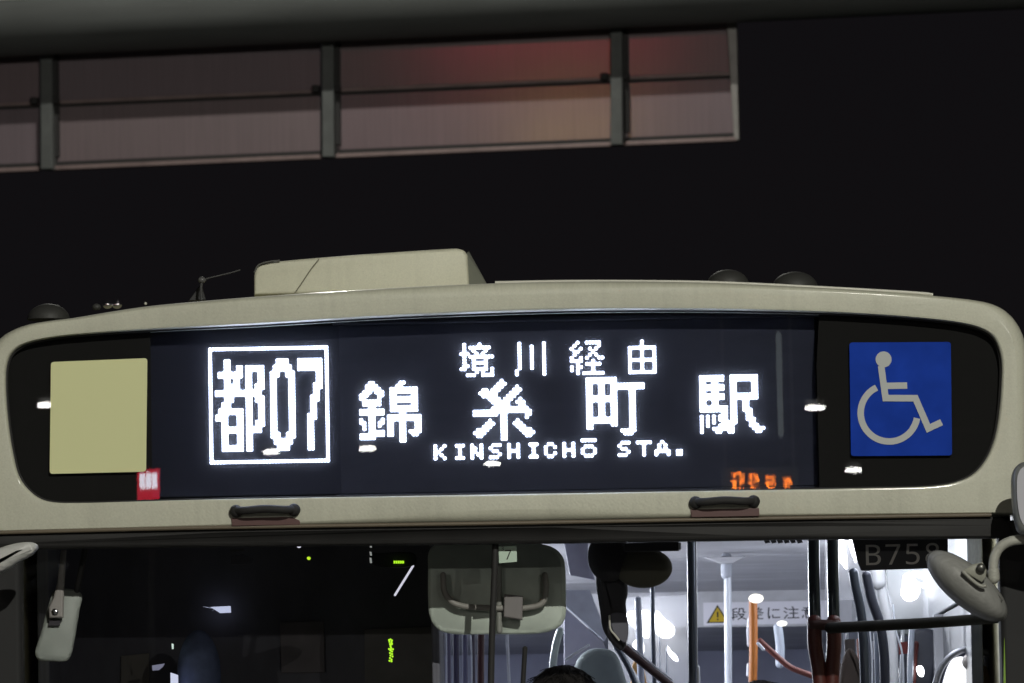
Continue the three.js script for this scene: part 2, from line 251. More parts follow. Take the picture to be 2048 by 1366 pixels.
  const G = {
    miyako: span(16, ['3-4', '3-4 7-8 10-15', '1-8 10-11 14-15', '3-4 6-7 10-11 14-15', '3-7 10-11 13-15', '0-14', '3-5 10-11 13-15', '2-4 10-11 14-15', '1-8 10-11 14-15', '0-3 7-8 10-11 14-15', '2-3 7-8 10-11 13-15', '2-8 10-14', '2-3 7-8 10-11', '2-3 7-8 10-11', '2-8 10-11']),
    zero: span(8, ['2-5', '1-6', '0-2 5-7', ...Array(9).fill('0-1 6-7'), '0-2 5-7', '1-6', '2-5']),
    seven: span(8, ['0-7', '0-7', '6-7', '6-7', '5-7', '5-6', '4-6', '4-5', '4-5', '3-5', '3-4', '3-4', '3-4', '3-4', '3-4']),
    nishiki: span(20, ['3-4 13-14', '2-5 12-13', '2-6 10-18', '1-3 5-7 10-18', '0-2 6-7 10-11 17-18', '0-1 6 10-18', '1-6 10-18', '1-6 10-11 17-18', '3-4 10-18', '0-7 10-18', '0-7 13-14', '3-4 9-19', '0 3-4 7 9-19', '0-1 3-4 6-7 9-10 13-14 18-19', '1 3-4 6 9-10 13-14 18-19', '1 3-4 9-10 13-14 18-19', '3-7 9-10 13-14 16-19', '0-7 9-10 13-14 17-18', '0-4 13-14', '13-14']),
    ito: span(20, ['9', '8-10', '7-9 14', '3-4 6-8 13-15', '2-4 5-7 12-14', '3-7 11-13', '5-8 10-12 15', '6-11 14-16', '7-11 15-16', '6-17', '0-18', '0-7 9-10 17-18', '9-10 17', '5 9-10 14', '4-6 9-10 13-15', '3-5 9-10 14-16', '1-4 9-10 15-18', '0-3 9-10 16-19', '1-2 9-10 17-18', '9-10']),
    machi: span(20, ['0-9', '0-9', '0-1 4-5 8-18', '0-1 4-5 8-18', '0-1 4-5 8-9 14-15', '0-1 4-5 8-9 14-15', '0-9 14-15', '0-9 14-15', '0-1 4-5 8-9 14-15', '0-1 4-5 8-9 14-15', '0-1 4-5 8-9 14-15', '0-1 4-5 8-9 14-15', '0-1 4-5 8-9 14-15', '0-9 14-15', '0-9 14-15', '0-1 8-9 14-15', '0-1 14-15', '11-15', '12-14']),
    eki: span(21, ['0-7 10-18', '0-7 10-18', '0-1 4-5 10-11 17-18', '0-7 10-11 17-18', '0-7 10-11 17-18', '0-1 4-5 10-11 17-18', '0-7 10-18', '0-7 10-18', '0-1 4-5 10-11 14-15', '0-1 4-5 10-11 14-15', '0-8 10-11 14-15', '0-8 10-11 14-16', '7-8 10-11 15-16', '0 2 4 6-8 10-11 15-16', '0 2 4 6-8 10-11 15-17', '0 2 4 7-8 9-11 16-17', '0 2 6-8 9-10 16-18', '0 4-8 9-10 17-20', '0 5-6 9-10 18-19']),
    sakai: span(11, ['1 6', '1 3-9', '1 4 8', '0-2 5 7', '1 3-10', '1 4 8', '1 4-8', '1-2 4 8', '0-1 4-8 10', '5 7 10', '2-4 7-10']),
    kawa: span(10, ['1 9', '1 5 9', '1 5 9', '1 5 9', '1 5 9', '1 5 9', '1 5 9', '1 5 9', '1 5 9', '0 9', '0 9']),
    kei: span(11, ['2 5-9', '1 9', '0 3 6 8', '1-2 7', '1 6 8', '0 3 5 9-10', '0-3 7', '2 5-9', '0 2-3 7', '0 2 7', '2 4-10']),
    yu: span(9, ['4', '4', '0-8', '0 4 8', '0 4 8', '0 4 8', '0-8', '0 4 8', '0 4 8', '0 4 8', '0-8']),
  };
  const frame = []; for (let c = 0; c < 39; c++) frame.push([c, 0], [c, 37]); for (let r = 1; r < 37; r++) frame.push([0, r], [38, r]);
  ledMerge(frame, 0, 0, M.led, 'route_box');
  ledMerge(cellsOf(G.miyako, true), 4, 2); ledMerge(cellsOf(G.zero, true), 4, 20); ledMerge(cellsOf(G.seven, true), 4, 29);
  for (const [g, c] of [['nishiki', 49], ['ito', 86], ['machi', 123], ['eki', 160]]) ledMerge(cellsOf(G[g]), 12, c);
  for (const [g, c] of [['sakai', 82], ['kawa', 100], ['kei', 118], ['yu', 137]]) ledMerge(cellsOf(G[g]), 0, c);
  const latin = { K: '#..#/#.#./##../#.#./#..#', I: '###/.#./.#./.#./###', N: '#..#/##.#/##.#/#.##/#..#', S: '.###/#.../.##./...#/###.', H: '#..#/#..#/####/#..#/#..#', C: '.##./#..#/#.../#..#/.##.', T: '#####/..#../..#../..#../..#..', A: '..#../.#.#./.#.#./#####/#...#', '.': '##/##', O: '#####/...../.###./#...#/#...#/.###.' };
  for (const [ch, c, r] of [['K', 73, 33], ['I', 80, 33], ['N', 85, 33], ['S', 91, 33], ['H', 97, 33], ['I', 104, 33], ['C', 109, 33], ['H', 115, 33], ['O', 121, 32], ['S', 133, 33], ['T', 139, 33], ['A', 145, 33], ['.', 152, 36]]) ledMerge(cellsOf(latin[ch].split('/')), r, c);

  // stickers on the glass
  const sticker = (px, mat, name, label) => {
    const c = px.reduce((s, p) => [s[0] + p[0] / px.length, s[1] + p[1] / px.length], [0, 0]), z = -0.02, pts = v2(px, z), rnd2 = [];
    for (let i = 0; i < 4; i++) { const a = pts[i], p = pts[(i + 3) % 4], n = pts[(i + 1) % 4], u = p.clone().sub(a).setLength(0.008), w = n.clone().sub(a).setLength(0.008); for (const k of [0, 0.25, 0.5, 0.75, 1]) rnd2.push(a.clone().addScaledVector(u, (1 - k) * (1 - k)).addScaledVector(w, k * k)); }
    const g = slab(rnd2, 0.0012, 0, 0), p = g.attributes.position; for (let i = 0; i < p.count; i++) p.setZ(i, p.getZ(i) + glassZ(p.getX(i), p.getY(i)) + 0.0045);
    g.computeVertexNormals(); const s = part(name, g, mat, bus); s.userData.label = label; return s;
  };
  sticker([[99, 721], [293, 714], [291, 942], [97, 946]], phys(0.80, 0.81, 0.45, 0.8, { specularIntensity: 0.25 }), 'sticker', 'plain pale yellow square sticker');
  const blue = sticker([[1700, 683], [1904, 681], [1906, 909], [1703, 911]], phys(0.018, 0.068, 0.50, 0.9, { map: speckle, specularIntensity: 0.12 }), 'sticker', 'blue sticker with white wheelchair symbol');
  {
    const ribbon = (pxs, wpx, dz) => {
      const pts = v2(pxs, -0.02), w = mm(wpx) / 2, l = [], r = [];
      pts.forEach((p, i) => {
        const a = pts[Math.max(0, i - 1)], b = pts[Math.min(pts.length - 1, i + 1)], d1 = p.clone().sub(a).normalize(), d2 = b.clone().sub(p).normalize();
        if (i === 0) d1.copy(d2); if (i === pts.length - 1) d2.copy(d1);
        const t = d1.clone().add(d2).normalize(), n = new THREE.Vector2(-t.y, t.x), k = w / Math.max(0.35, n.dot(new THREE.Vector2(-d1.y, d1.x)));
        l.push(p.clone().addScaledVector(n, k)); r.unshift(p.clone().addScaledVector(n, -k));
      });
      return slab([...l, ...r], 0.0008, 0, dz);
    };
    const arc = []; for (let k = 0; k <= 40; k++) { const a = THREE.MathUtils.degToRad(-116 - (116 + 350 - 360 + 180) * 0 - k * (360 - 116 - 12 + 2) / 40); arc.push([1779.4 + 57 * Math.cos(a), 824.6 + 57 * Math.sin(a)]); }
    const gs = [slab(smooth(v2(ellipse(1768.7, 716.7, 16, 16), -0.02), 40), 0.0008, 0, 0.0006), ribbon([[1763.6, 730], [1772.6, 794.5], [1832.5, 794.5], [1858.6, 855], [1885, 842.5]], 13.2, 0.0008), ribbon([[1768, 770], [1816, 769]], 13, 0.0004), ribbon(arc, 13, 0.0005)];
    const g = merge(gs), p = g.attributes.position; for (let i = 0; i < p.count; i++) p.setZ(i, p.getZ(i) + glassZ(p.getX(i), p.getY(i)) + 0.0055);
    g.computeVertexNormals(); part('wheelchair_symbol', g, phys(0.55, 0.57, 0.55, 0.8, { specularIntensity: 0.2 }), blue);
  }

  // grab handles on the lip below the display, each over a brownish plate that imitates the reflection beneath
  for (const [hx, hy] of [[530, 1022], [1449, 1005]]) {
    const F = (x, yy, dz) => { const p = at(x, yy, 0); return V(p.x, p.y, bow(p.x) + dz); };
    const h = part('grab_handle', capped([F(hx - 58, hy - 1, 0.014), F(hx - 40, hy, 0.03), F(hx, hy - 3, 0.036), F(hx + 40, hy - 1.5, 0.03), F(hx + 58, hy - 3, 0.014)], mm(8), 40), M.rubber, bus);
    for (const s of [-58, 58]) { const c = F(hx + s, hy - 1 - s * 0.02, 0.010); part('mount', [ball(mm(13), c, 1, 0.98, 0.9), new THREE.CylinderGeometry(mm(12), mm(13.5), 0.02, 24).rotateX(Math.PI / 2).translate(c.x, c.y, c.z - 0.008)], M.rubber, h); }
    const q = [F(hx - 68, hy + 14, 0.004), F(hx + 69, hy + 11, 0.004), F(hx + 70, hy + 27, 0.004), F(hx - 66, hy + 29.5, 0.004)];
    const rg = slab(q.map((p) => new THREE.Vector2(p.x, p.y)), 0.006, 0.001, 0).translate(0, 0, q[0].z + 0.001);
    part('reflection_plate', rg, phys(0.13, 0.07, 0.065, 0.3, { clearcoat: 0.6 }), bus);
  }

  // roof: air-conditioner cover, vents, aerial, lamps, gutter
  {
    const f = v2([[508, 590], [508, 552], [510, 540], [516, 532], [530, 527], [560, 522], [900, 497], [916, 497], [928, 501], [935, 510], [939, 580]], -0.55), rg = slab(smooth(f.slice(1, 10), 50, false).concat([f[10], f[0]]), 1.8, 0.008, -0.55);
    const unit = part('roof_unit', creased(rg, 0.7), phys(0.74, 0.74, 0.60, 0.6, { map: grime, roughnessMap: roughMap }), bus);
    const wp = [[933, 506, -0.60], [938, 582, -0.58], [975, 570, -0.72], [977, 582, -0.75], [938, 503, -1.9], [975, 576, -1.9]].map((a) => at(...a));
    const wg = new THREE.BufferGeometry(); const tri = [0, 1, 2, 2, 1, 3, 0, 2, 4, 4, 2, 5]; wg.setAttribute('position', new THREE.Float32BufferAttribute(tri.flatMap((i) => wp[i].toArray()), 3)); wg.setAttribute('uv', new THREE.Float32BufferAttribute(tri.flatMap((i) => [wp[i].z, wp[i].y]), 2)); wg.computeVertexNormals();
    part('side_cover', wg, phys(0.40, 0.42, 0.36, 0.5, { side: THREE.DoubleSide, map: grime }), unit);  // darker colour carries the shade of the flank turned from the lamp
    part('joint_line', rod([[638, 518], [622, 538], [606, 562], [592, 582]], -0.54, 0.9, 20), std(0.20, 0.19, 0.14, 0.6), unit);
    part('edge_trim', tubeThrough([[509, 545], [516, 531], [535, 524], [560, 521]].map((a) => at(a[0], a[1], -0.545)), 0.0025, 20, 6), std(0.1, 0.1, 0.09), unit);
  }
  const vent = (cx, cy, rx, ry, z) => { const p = at(cx, cy, z); return part('roof_vent', new THREE.SphereGeometry(1, 32, 12, 0, 2 * Math.PI, 0, Math.PI / 2).scale(mm(rx, z), mm(ry, z), mm(rx, z)).rotateZ(-0.02).translate(p.x, p.y, p.z), M.dome, bus); };
  vent(97, 640, 43, 33, -0.5); vent(1456, 569, 42, 30, -0.45); vent(1590, 576, 46, 33, -0.45);
  for (const [x, y2, r] of [[193, 611, 9], [215, 607, 10], [234, 607, 10]]) part('marker_lamp', ball(mm(r, -0.2), at(x, y2 + 3, -0.2), 1, 0.75, 0.8), r === 9 ? M.dome : M.chrome, bus);
  {
    const a = part('aerial', capped([at(403, 600, -0.3), at(402, 578, -0.3), at(404, 560, -0.3)], mm(3, -0.3), 12, 8), std(0.05, 0.05, 0.05, 0.6), bus);
    part('aerial_knuckle', ball(mm(8, -0.3), at(404, 560, -0.3), 1, 0.8, 1), std(0.12, 0.12, 0.12, 0.4), a);
    part('whip', rod([[404, 560], [430, 553], [456, 547], [480, 540]], -0.3, 1.3, 16), std(0.07, 0.07, 0.07, 0.5), a);
    part('aerial_foot', slab(v2([[376, 602], [398, 572], [404, 574], [412, 600]], -0.34), 0.02, 0.003, -0.34), std(0.02, 0.02, 0.022), a);
    part('screw', ball(mm(3, -0.2), at(291, 607, -0.2)), M.trim, bus);
  }
  part('roof_gutter', tubeThrough([[990, 562], [1130, 559.5], [1270, 559.5], [1400, 561], [1500, 564.5], [1600, 569.5], [1740, 577], [1850, 584], [1866, 586]].map(([x, y2]) => at(x, y2 + 3, -0.05)), mm(3), 60, 8), M.trim, bus);

  // windscreen
  const wz = (x, yy) => bow(x) - 0.055 + (2.4 - yy) * 0.03;
  const xs = at(986, 1200, -0.05).x, wl2 = at(-10, 1200, -0.05).x, wr2 = at(2016, 1200, -0.05).x;
  part('windscreen', pane(xs - wl2 - 0.006, 1.36, (xs + wl2) / 2 - 0.003, 1.70, wz, 30, 10), M.glass, bus);
  part('windscreen', pane(wr2 - xs - 0.006, 1.36, (xs + wr2) / 2 + 0.003, 1.70, wz, 30, 10), M.glass, bus);
  part('windscreen_divider', tubeThrough([[991, 1080], [989, 1150], [985, 1240], [982, 1366], [976, 1700], [970, 2200]].map(([x, y2]) => { const p = at(x, y2, -0.05); return V(p.x, p.y, wz(p.x, p.y)); }), mm(6.5), 30, 8), M.rubber, bus);
  for (const [a, b] of [[-44, 44], [2003, 2064]]) {
    const p = at(a, 1300, -0.06), q = at(b, 1300, -0.06);
    part('corner_pillar', box(q.x - p.x, 1.38, 0.09, (p.x + q.x) / 2, 1.70, -0.098, 0.015), M.pillar, bus);
  }
  const p7 = at(1015, 1105, -0.06), tk = part('inspection_sticker', slab(v2([[997, 1091], [1033, 1088], [1034, 1121], [998, 1124]], 0), 0.0015, 0, 0).translate(0, 0, wz(p7.x, p7.y) - 0.004), std(0.62, 0.78, 0.64, 0.6), bus);
  const font = await new FontLoader().loadAsync('fonts/droid/droid_sans_regular.typeface.json'), bold = await new FontLoader().loadAsync('fonts/droid/droid_sans_bold.typeface.json');
  const write = (s, px, py, capPx, z, mat, name, parent, f = font, squeeze = 1) => { const p = at(px, py, z), g = new TextGeometry(s, { font: f, size: mm(capPx, z), depth: 0.0008, curveSegments: 6 }); g.scale(squeeze, 1, 1).translate(p.x, p.y, z); return part(name, g, mat, parent); };
  write('7', 1009, 1119, 19, wz(p7.x, p7.y) - 0.0035, std(0.03, 0.03, 0.03), 'numeral', tk, font);
  write('3', 1002, 1101, 8, wz(p7.x, p7.y) - 0.0035, std(0.05, 0.05, 0.05), 'small_numeral', tk, font);

  // ---------------------------------------------------------------- inside the bus
  const pale = std(0.60, 0.60, 0.64, 0.6, { map: speckle }), greyLiner = std(0.42, 0.43, 0.48, 0.65, { map: speckle });
  const ceilY = 2.5;
  for (const [z0, z1] of [[-0.36, -3.62], [-3.64, -5.18], [-5.20, -6.05]]) part('ceiling_panel', box(2.36, 0.02, z0 - z1, 0, ceilY + 0.01, (z0 + z1) / 2, 0.006), pale, bus);
  part('ceiling_backing', box(2.36, 0.02, 6, 0, ceilY + 0.04, -3.2), M.void, bus);
  const bulk = part('rear_bulkhead', slab(v2([[700, 1150], [2100, 1150], [2100, 1247], [700, 1262]], -6.08), 0.05, 0.004, -6.08), pale, bus);
  part('rear_liner', box(2.36, 2.2, 0.05, 0, 1.45, -8.6), std(0.40, 0.42, 0.56, 0.7, { map: speckle }), bus);
  part('rear_ceiling', box(2.36, 0.03, 2.6, 0, 2.40, -7.4), greyLiner, bus);
  part('side_liner', box(0.03, 2.1, 9.4, xl + 0.07, 1.45, -5.6), greyLiner, bus);
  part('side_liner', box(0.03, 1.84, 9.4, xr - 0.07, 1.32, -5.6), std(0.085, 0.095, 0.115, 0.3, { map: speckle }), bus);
  part('window_header', box(0.04, 0.25, 9.4, xr - 0.07, 2.37, -5.6), std(0.42, 0.44, 0.46, 0.4, { map: speckle }), bus);
  for (let k = 0; k < 6; k++) part('window_post', box(0.045, 1.2, 0.05, xr - 0.088, 1.64, -1.9 - k * 0.8), k % 2 ? greyLiner : std(0.45, 0.46, 0.5, 0.4), bus);
  part('vent_grille', [0, 1, 2, 3, 4, 5].map((i) => plate([[1524 + i * 13, 1074], [1535 + i * 13, 1073], [1541 + i * 13, 1085], [1531 + i * 13, 1087]], -2.2, 0.004)), M.void, bus);
  // caution plate with hand-set characters, flat print
  {
    const cv = document.createElement('canvas'); cv.width = 1024; cv.height = 236; const c = cv.getContext('2d');
    c.fillStyle = '#d8d6de'; c.fillRect(0, 0, 1024, 236);
    c.fillStyle = '#2a2410'; c.beginPath(); c.moveTo(24, 212); c.lineTo(118, 24); c.lineTo(212, 212); c.closePath(); c.fill();
    c.fillStyle = '#b89a12'; c.beginPath(); c.moveTo(44, 200); c.lineTo(118, 50); c.lineTo(192, 200); c.closePath(); c.fill();
    c.fillStyle = '#2a2410'; c.fillRect(111, 96, 14, 58); c.fillRect(111, 168, 14, 16);
    c.strokeStyle = '#23232b'; c.lineWidth = 11; c.lineCap = 'round'; c.lineJoin = 'round';
    const glyphs = ['38,8 12,16|14,14 14,96|14,36 40,36|14,58 40,58|4,82 42,72|54,10 54,34 46,46|54,10 80,10 80,38 94,38|50,54 84,54 70,76 46,94|56,60 72,80 96,94',
      '32,4 38,16|68,4 60,16|14,18 86,18|20,32 80,32|50,18 50,46|6,46 94,46|40,46 28,72 8,94|36,62 84,62|60,62 60,92|28,92 92,92',
      '18,8 14,60 18,92 24,76|42,24 84,24|42,66 44,86 88,84',
      '8,10 22,22|4,38 18,48|6,92 24,66|56,2 64,16|34,24 94,24|40,54 90,54|64,24 64,90|28,90 98,90',
      '50,2 50,10|16,14 84,14|34,18 38,28|66,18 62,28|6,32 94,32|28,40 72,40 72,62 28,62 28,40|28,51 72,51|14,72 8,90|30,70 32,92 64,92 66,82|48,68 54,78|76,70 90,84'];
    glyphs.forEach((s, i) => { for (const st of s.split('|')) { c.beginPath(); st.split(' ').forEach((q, k) => { const [x, yy] = q.split(',').map(Number), X = 228 + i * 144 + x * 1.26, Y = 56 + yy * 1.30; if (k) c.lineTo(X, Y); else c.moveTo(X, Y); }); c.stroke(); } });
    const t = new THREE.CanvasTexture(cv); t.colorSpace = THREE.SRGBColorSpace;
    const a = at(1408, 1250, -6.0), w = mm(250, -6.0), h = mm(46, -6.0);
    part('caution_sign', new THREE.PlaneGeometry(w, h).translate(a.x + w / 2, a.y + h / 2, -6.05), std(1, 1, 1, 0.5, { map: t }), bulk);
  }
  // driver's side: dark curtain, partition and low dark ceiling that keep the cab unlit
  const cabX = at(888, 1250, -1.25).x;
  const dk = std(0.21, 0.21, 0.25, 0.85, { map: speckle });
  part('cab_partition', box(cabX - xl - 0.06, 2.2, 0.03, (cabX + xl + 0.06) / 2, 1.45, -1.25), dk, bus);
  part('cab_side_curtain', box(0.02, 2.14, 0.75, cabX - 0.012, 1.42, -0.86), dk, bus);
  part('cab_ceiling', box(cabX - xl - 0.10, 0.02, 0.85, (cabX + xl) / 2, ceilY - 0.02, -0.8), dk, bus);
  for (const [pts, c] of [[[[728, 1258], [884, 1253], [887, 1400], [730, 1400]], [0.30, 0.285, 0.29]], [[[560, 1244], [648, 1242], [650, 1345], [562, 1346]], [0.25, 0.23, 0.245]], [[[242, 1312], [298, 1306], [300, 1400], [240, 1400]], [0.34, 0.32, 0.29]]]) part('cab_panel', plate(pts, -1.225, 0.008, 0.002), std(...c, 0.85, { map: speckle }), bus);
  // driver's seat with blue-grey headrest cover
  {
    const sc = at(398, 1352, -0.9), seat = part('driver_seat', ball(1, sc, mm(44, -0.9), mm(92, -0.9), 0.07, 40, 28), std(0.26, 0.33, 0.58, 0.9, { map: speckle }), bus);
    part('seat_back', box(0.5, 0.75, 0.12, at(395, 1300, -0.9).x, 1.62, -0.98, 0.05), std(0.03, 0.035, 0.06, 0.9), seat);
    const lit = glow(0.68, 0.74, 1.0, 0.75);
    part('lit_slit', plate([[405, 1213], [413, 1214], [425, 1222], [428, 1218], [420, 1214], [461, 1212], [462, 1225], [440, 1226], [426, 1217]], -1.19, 0.006), lit, bus);  // glowing plate imitating a gap that shows the lit saloon
    part('lit_gap', plate([[341, 1345], [356, 1350], [357, 1400], [341, 1400]], -0.8, 0.006), glow(0.74, 0.78, 1.0, 0.8), bus);  // this and the next: slits of saloon light imitated by glowing plates
    part('lit_gap', plate([[304, 1331], [329, 1327], [326, 1333], [318, 1340], [305, 1341]], -1.0, 0.006), glow(0.6, 0.62, 0.9, 0.25), bus);
    part('indicator_lamp', plate([[343, 1287], [347, 1288], [347, 1298], [344, 1298]], -0.85, 0.004), glow(0.8, 1, 0.9, 0.8), bus);
    part('indicator_lamp', roundPlate(ellipse(598, 1093, 4, 2.6), -0.5, 0.004, 0, 24), glow(0.85, 0.85, 1, 0.9), bus);
    part('indicator_lamp', roundPlate(ellipse(617.5, 1116.5, 3.6, 3.2), -0.5, 0.004, 0, 24), glow(0.50, 0.8, 0.02, 1.2), bus);
    for (const [a, b] of [[1089, 1095], [1103, 1111], [1115, 1126]]) part('indicator_lamp', plate([[739, a], [743, a + 1], [744, b], [740, b]], -0.5, 0.004), glow(0.7, 0.75, 0.7, 0.35), bus);
    const green = glow(0.45, 0.92, 0.02, 1.15);
    part('fare_display', [0, 1, 2, 3, 4].flatMap((i) => [[0, 0], [0, 3.4], [1.9, 0.2], [1.9, 3.2], [0.9, 1.7]].map(([dx, dy]) => ball(mm(1.15, -0.6), at(788 + i * 4.3 + dx, 1122.5 + dy, -0.6), 1, 1, 0.5, 8, 6))), green, bus);
    part('fare_display', [[0, 0], [3, -1], [6, 1], [1, 3.5], [5, 4.5], [2, 8], [6, 8], [3, 12], [0, 18], [4, 18], [8, 18.5], [3, 21], [6, 23], [2, 26], [6, 28], [3, 31], [7, 33], [2, 36], [5, 39], [1, 41.5], [5, 42.5], [3, 9.5], [4, 15]].map(([dx, dy]) => ball(mm(2, -0.95), at(778 + dx, 1280 + dy, -0.95), 1, 1, 0.5, 8, 6)), green, bus);
    part('stop_button', roundPlate([[742, 1105], [756, 1106], [830, 1108], [830, 1128], [744, 1128]], -0.62, 0.02, 0.003), std(0.012, 0.012, 0.014), bus);
    part('cab_strip_lamp', rod([[826, 1132], [790, 1190]], -0.7, 2.2, 4), glow(0.85, 0.85, 1, 0.8), bus);
    part('cab_vent', plate([[460, 1099], [488, 1097], [488, 1102], [461, 1104]], -0.7, 0.006), std(0.12, 0.12, 0.13), bus);
    part('cab_bracket', plate([[462, 1112], [486, 1108], [508, 1118], [504, 1128], [462, 1130]], -0.7, 0.01, 0.002), std(0.10, 0.10, 0.13), bus);
  }
  // inside mirror with its bracket
  {
    const z = -0.33, mat = phys(0.74, 0.83, 0.73, 0.45, { map: speckle });
    const m = part('interior_mirror', creased(roundPlate([[856, 1140], [857, 1105], [866, 1092], [885, 1087], [985, 1084], [1085, 1088], [1112, 1098], [1127, 1116], [1131, 1140], [1132, 1200], [1131, 1232], [1122, 1250], [1100, 1262], [1070, 1267], [990, 1268], [895, 1266], [872, 1255], [859, 1232], [856, 1200]], z, 0.035, 0.010, 120), 1.0), mat, bus);
    part('mirror_bracket', rod([[886, 1150], [890, 1186], [905, 1204], [925, 1212], [985, 1216], [1050, 1216], [1085, 1206], [1092, 1180], [1090, 1150]], z + 0.03, 6, 80), std(0.32, 0.31, 0.28, 0.5), m);
    part('mirror_clamp', plate([[1008, 1188], [1046, 1192], [1045, 1240], [1007, 1234]], z + 0.05, 0.03, 0.004), std(0.24, 0.225, 0.22, 0.6), m);
    part('mirror_stem', rod([[998, 1100], [998, 1180], [999, 1262]], z + 0.02, 6, 12), std(0.30, 0.31, 0.28, 0.5), m);
  }
  {
    const z = -0.28, mat = std(0.44, 0.48, 0.44, 0.5, { map: speckle });
    const m = part('cab_mirror', creased(roundPlate([[115, 1178], [150, 1180], [163, 1190], [158, 1220], [148, 1280], [140, 1312], [132, 1321], [100, 1322], [76, 1319], [70, 1305], [80, 1270], [95, 1215], [105, 1185]], z, 0.03, 0.008, 90), 1.0), mat, bus);
    part('mirror_arm', [slab(v2([[122, 1100], [132, 1100], [128, 1170], [126, 1236], [98, 1236], [97, 1215], [106, 1195], [114, 1165]], z + 0.03), 0.022, 0.006, z + 0.03)], std(0.34, 0.32, 0.30, 0.5), m);
    part('mirror_bolt', ball(mm(7, z), at(110, 1224, z + 0.032), 1, 1, 0.4), M.chrome, m);
    part('bolt_plate', plate([[99, 1240], [121, 1240], [119, 1251], [97, 1251]], z + 0.012, 0.014), std(0.03, 0.025, 0.035), m);
    part('mirror_rod', rod([[172, 1085], [166, 1120], [154, 1180]], z, 6, 12), std(0.05, 0.05, 0.05, 0.6), m);
  }
  // black ticket camera and fan hanging from the header
  {
    const z = -0.42, d = std(0.03, 0.029, 0.035, 0.7), o = std(0.11, 0.105, 0.08, 0.75);
    const f = part('dash_fan', ball(mm(42, z), at(1217, 1113, z), 1.0, 1.22, 0.6), d, bus);
    part('fan_housing', ball(mm(58, z), at(1287, 1136, z), 1.0, 0.70, 0.45), o, f);
    part('fan_bracket', plate([[1249, 1086], [1358, 1083], [1358, 1101], [1249, 1103]], z + 0.05, 0.03, 0.003), d, f);
    part('bracket_tip', plate([[1357, 1085], [1362, 1085], [1362, 1099], [1357, 1099]], z + 0.05, 0.03), M.white, f);
    part('fan_arm', creased(roundPlate([[1196, 1140], [1226, 1136], [1250, 1150], [1256, 1185], [1252, 1206], [1254, 1230], [1252, 1290], [1243, 1300], [1230, 1292], [1208, 1262], [1200, 1220]], z - 0.02, 0.05, 0.015, 80), 1.2), d, f);
    part('arm_plate', roundPlate([[1222, 1228], [1252, 1230], [1252, 1285], [1240, 1280], [1226, 1262]], z + 0.0, 0.012, 0.002), std(0.10, 0.10, 0.13, 0.5), f);
    part('arm_edge', rod([[1219, 1232], [1221, 1258], [1230, 1270], [1238, 1280]], z + 0.012, 2, 12), M.trim, f);
  }
  // number plate inside the windscreen
  const np = part('fleet_number_plate', plate([[1700, 1060], [1896, 1056], [1896, 1134], [1880, 1136], [1722, 1141], [1714, 1120]], -0.20, 0.012, 0.002), std(0.06, 0.06, 0.066, 0.7), bus);
  [['B', 1726, 1130.5], ['7', 1769, 1129.5], ['5', 1808, 1128.5], ['8', 1848, 1127.5]].forEach(([s, x, y2]) => write(s, x, y2, 41, -0.1995, std(0.8, 0.77, 0.72, 0.7), 'numeral', np, font, 1.12));

  // poles and rails
  const steelWhite = phys(0.60, 0.63, 0.70, 0.3, { clearcoat: 0.5 }), darkPole = std(0.05, 0.06, 0.07, 0.28, { metalness: 0.75 }), greyPole = std(0.075, 0.09, 0.12, 0.35, { metalness: 0.4 }), orange = phys(0.40, 0.125, 0.012, 0.5, {}), maroon = phys(0.085, 0.016, 0.012, 0.5, {});
  const grabPole = (px, z, r, mat, name = 'grab_pole') => part(name, rod(px, z, r, 40), mat, bus);
  const p1 = grabPole([[1455, 1120], [1456, 1240], [1457, 1420]], -3.5, 7.5, steelWhite);
  part('pole_collar', rod([[1452.5, 1116], [1453, 1149]], -3.5, 11, 6), std(0.40, 0.42, 0.48, 0.5), p1);
  part('pole_flange', plate([[1408, 1114], [1492, 1113], [1466, 1126], [1442, 1127]], -3.45, 0.05, 0.004), pale, p1);
  grabPole([[1382, 1060], [1384, 1240], [1386, 1420]], -1.0, 8.5, greyPole);
  part('door_edge', rod([[1391, 1062], [1393, 1240], [1394, 1330]], -0.98, 1.8, 10), steelWhite, bus);
  grabPole([[1390, 1331], [1395, 1334], [1396, 1345], [1397, 1420]], -1.1, 4, steelWhite);
  const p2 = grabPole([[1506, 1204], [1507, 1290], [1504, 1420]], -3.2, 8.5, orange);
  part('pole_tip_glint', ball(mm(11, -3.1), at(1512, 1197, -3.1), 1.35, 0.85, 0.6), glow(1, 0.95, 0.8, 1.5), p2);  // glowing ball imitates a bright reflection on the pole tip
  grabPole([[1499, 1238], [1497, 1262], [1498, 1290]], -3.25, 4, steelWhite);
  grabPole([[1498, 1330], [1497, 1350]], -3.25, 4.5, steelWhite);
  grabPole([[1520, 1282], [1560, 1318], [1580, 1334], [1625, 1352]], -3.0, 6, std(0.16, 0.04, 0.03, 0.5), 'grab_rail');
  part('rail_joint', rod([[1516, 1287], [1527, 1299]], -2.98, 3.2, 4), steelWhite, bus);
  grabPole([[1556, 1254], [1560, 1290], [1560, 1328]], -3.4, 9, phys(0.40, 0.44, 0.52, 0.4, {}));
  part('ceiling_lamp_and_glint', ball(mm(8, -3.4), at(1564, 1247, -3.35), 1.3, 0.7, 0.6), glow(1, 0.95, 0.82, 1.6), bus);
  // dark poles with maroon sleeves by the front door
  for (const [x, dx] of [[1628, 14], [1666, -6]]) {
    const p = grabPole([[x - 1, 1060], [x, 1150], [x + 2, 1245]], -0.75, 12, darkPole);
    part('pole_sleeve', rod([[x + 1, 1244], [x + 2, 1290], [x + dx * 0.5 + 2, 1335], [x + dx + 3, 1420]], -0.74, 15, 30), maroon, p);
  }
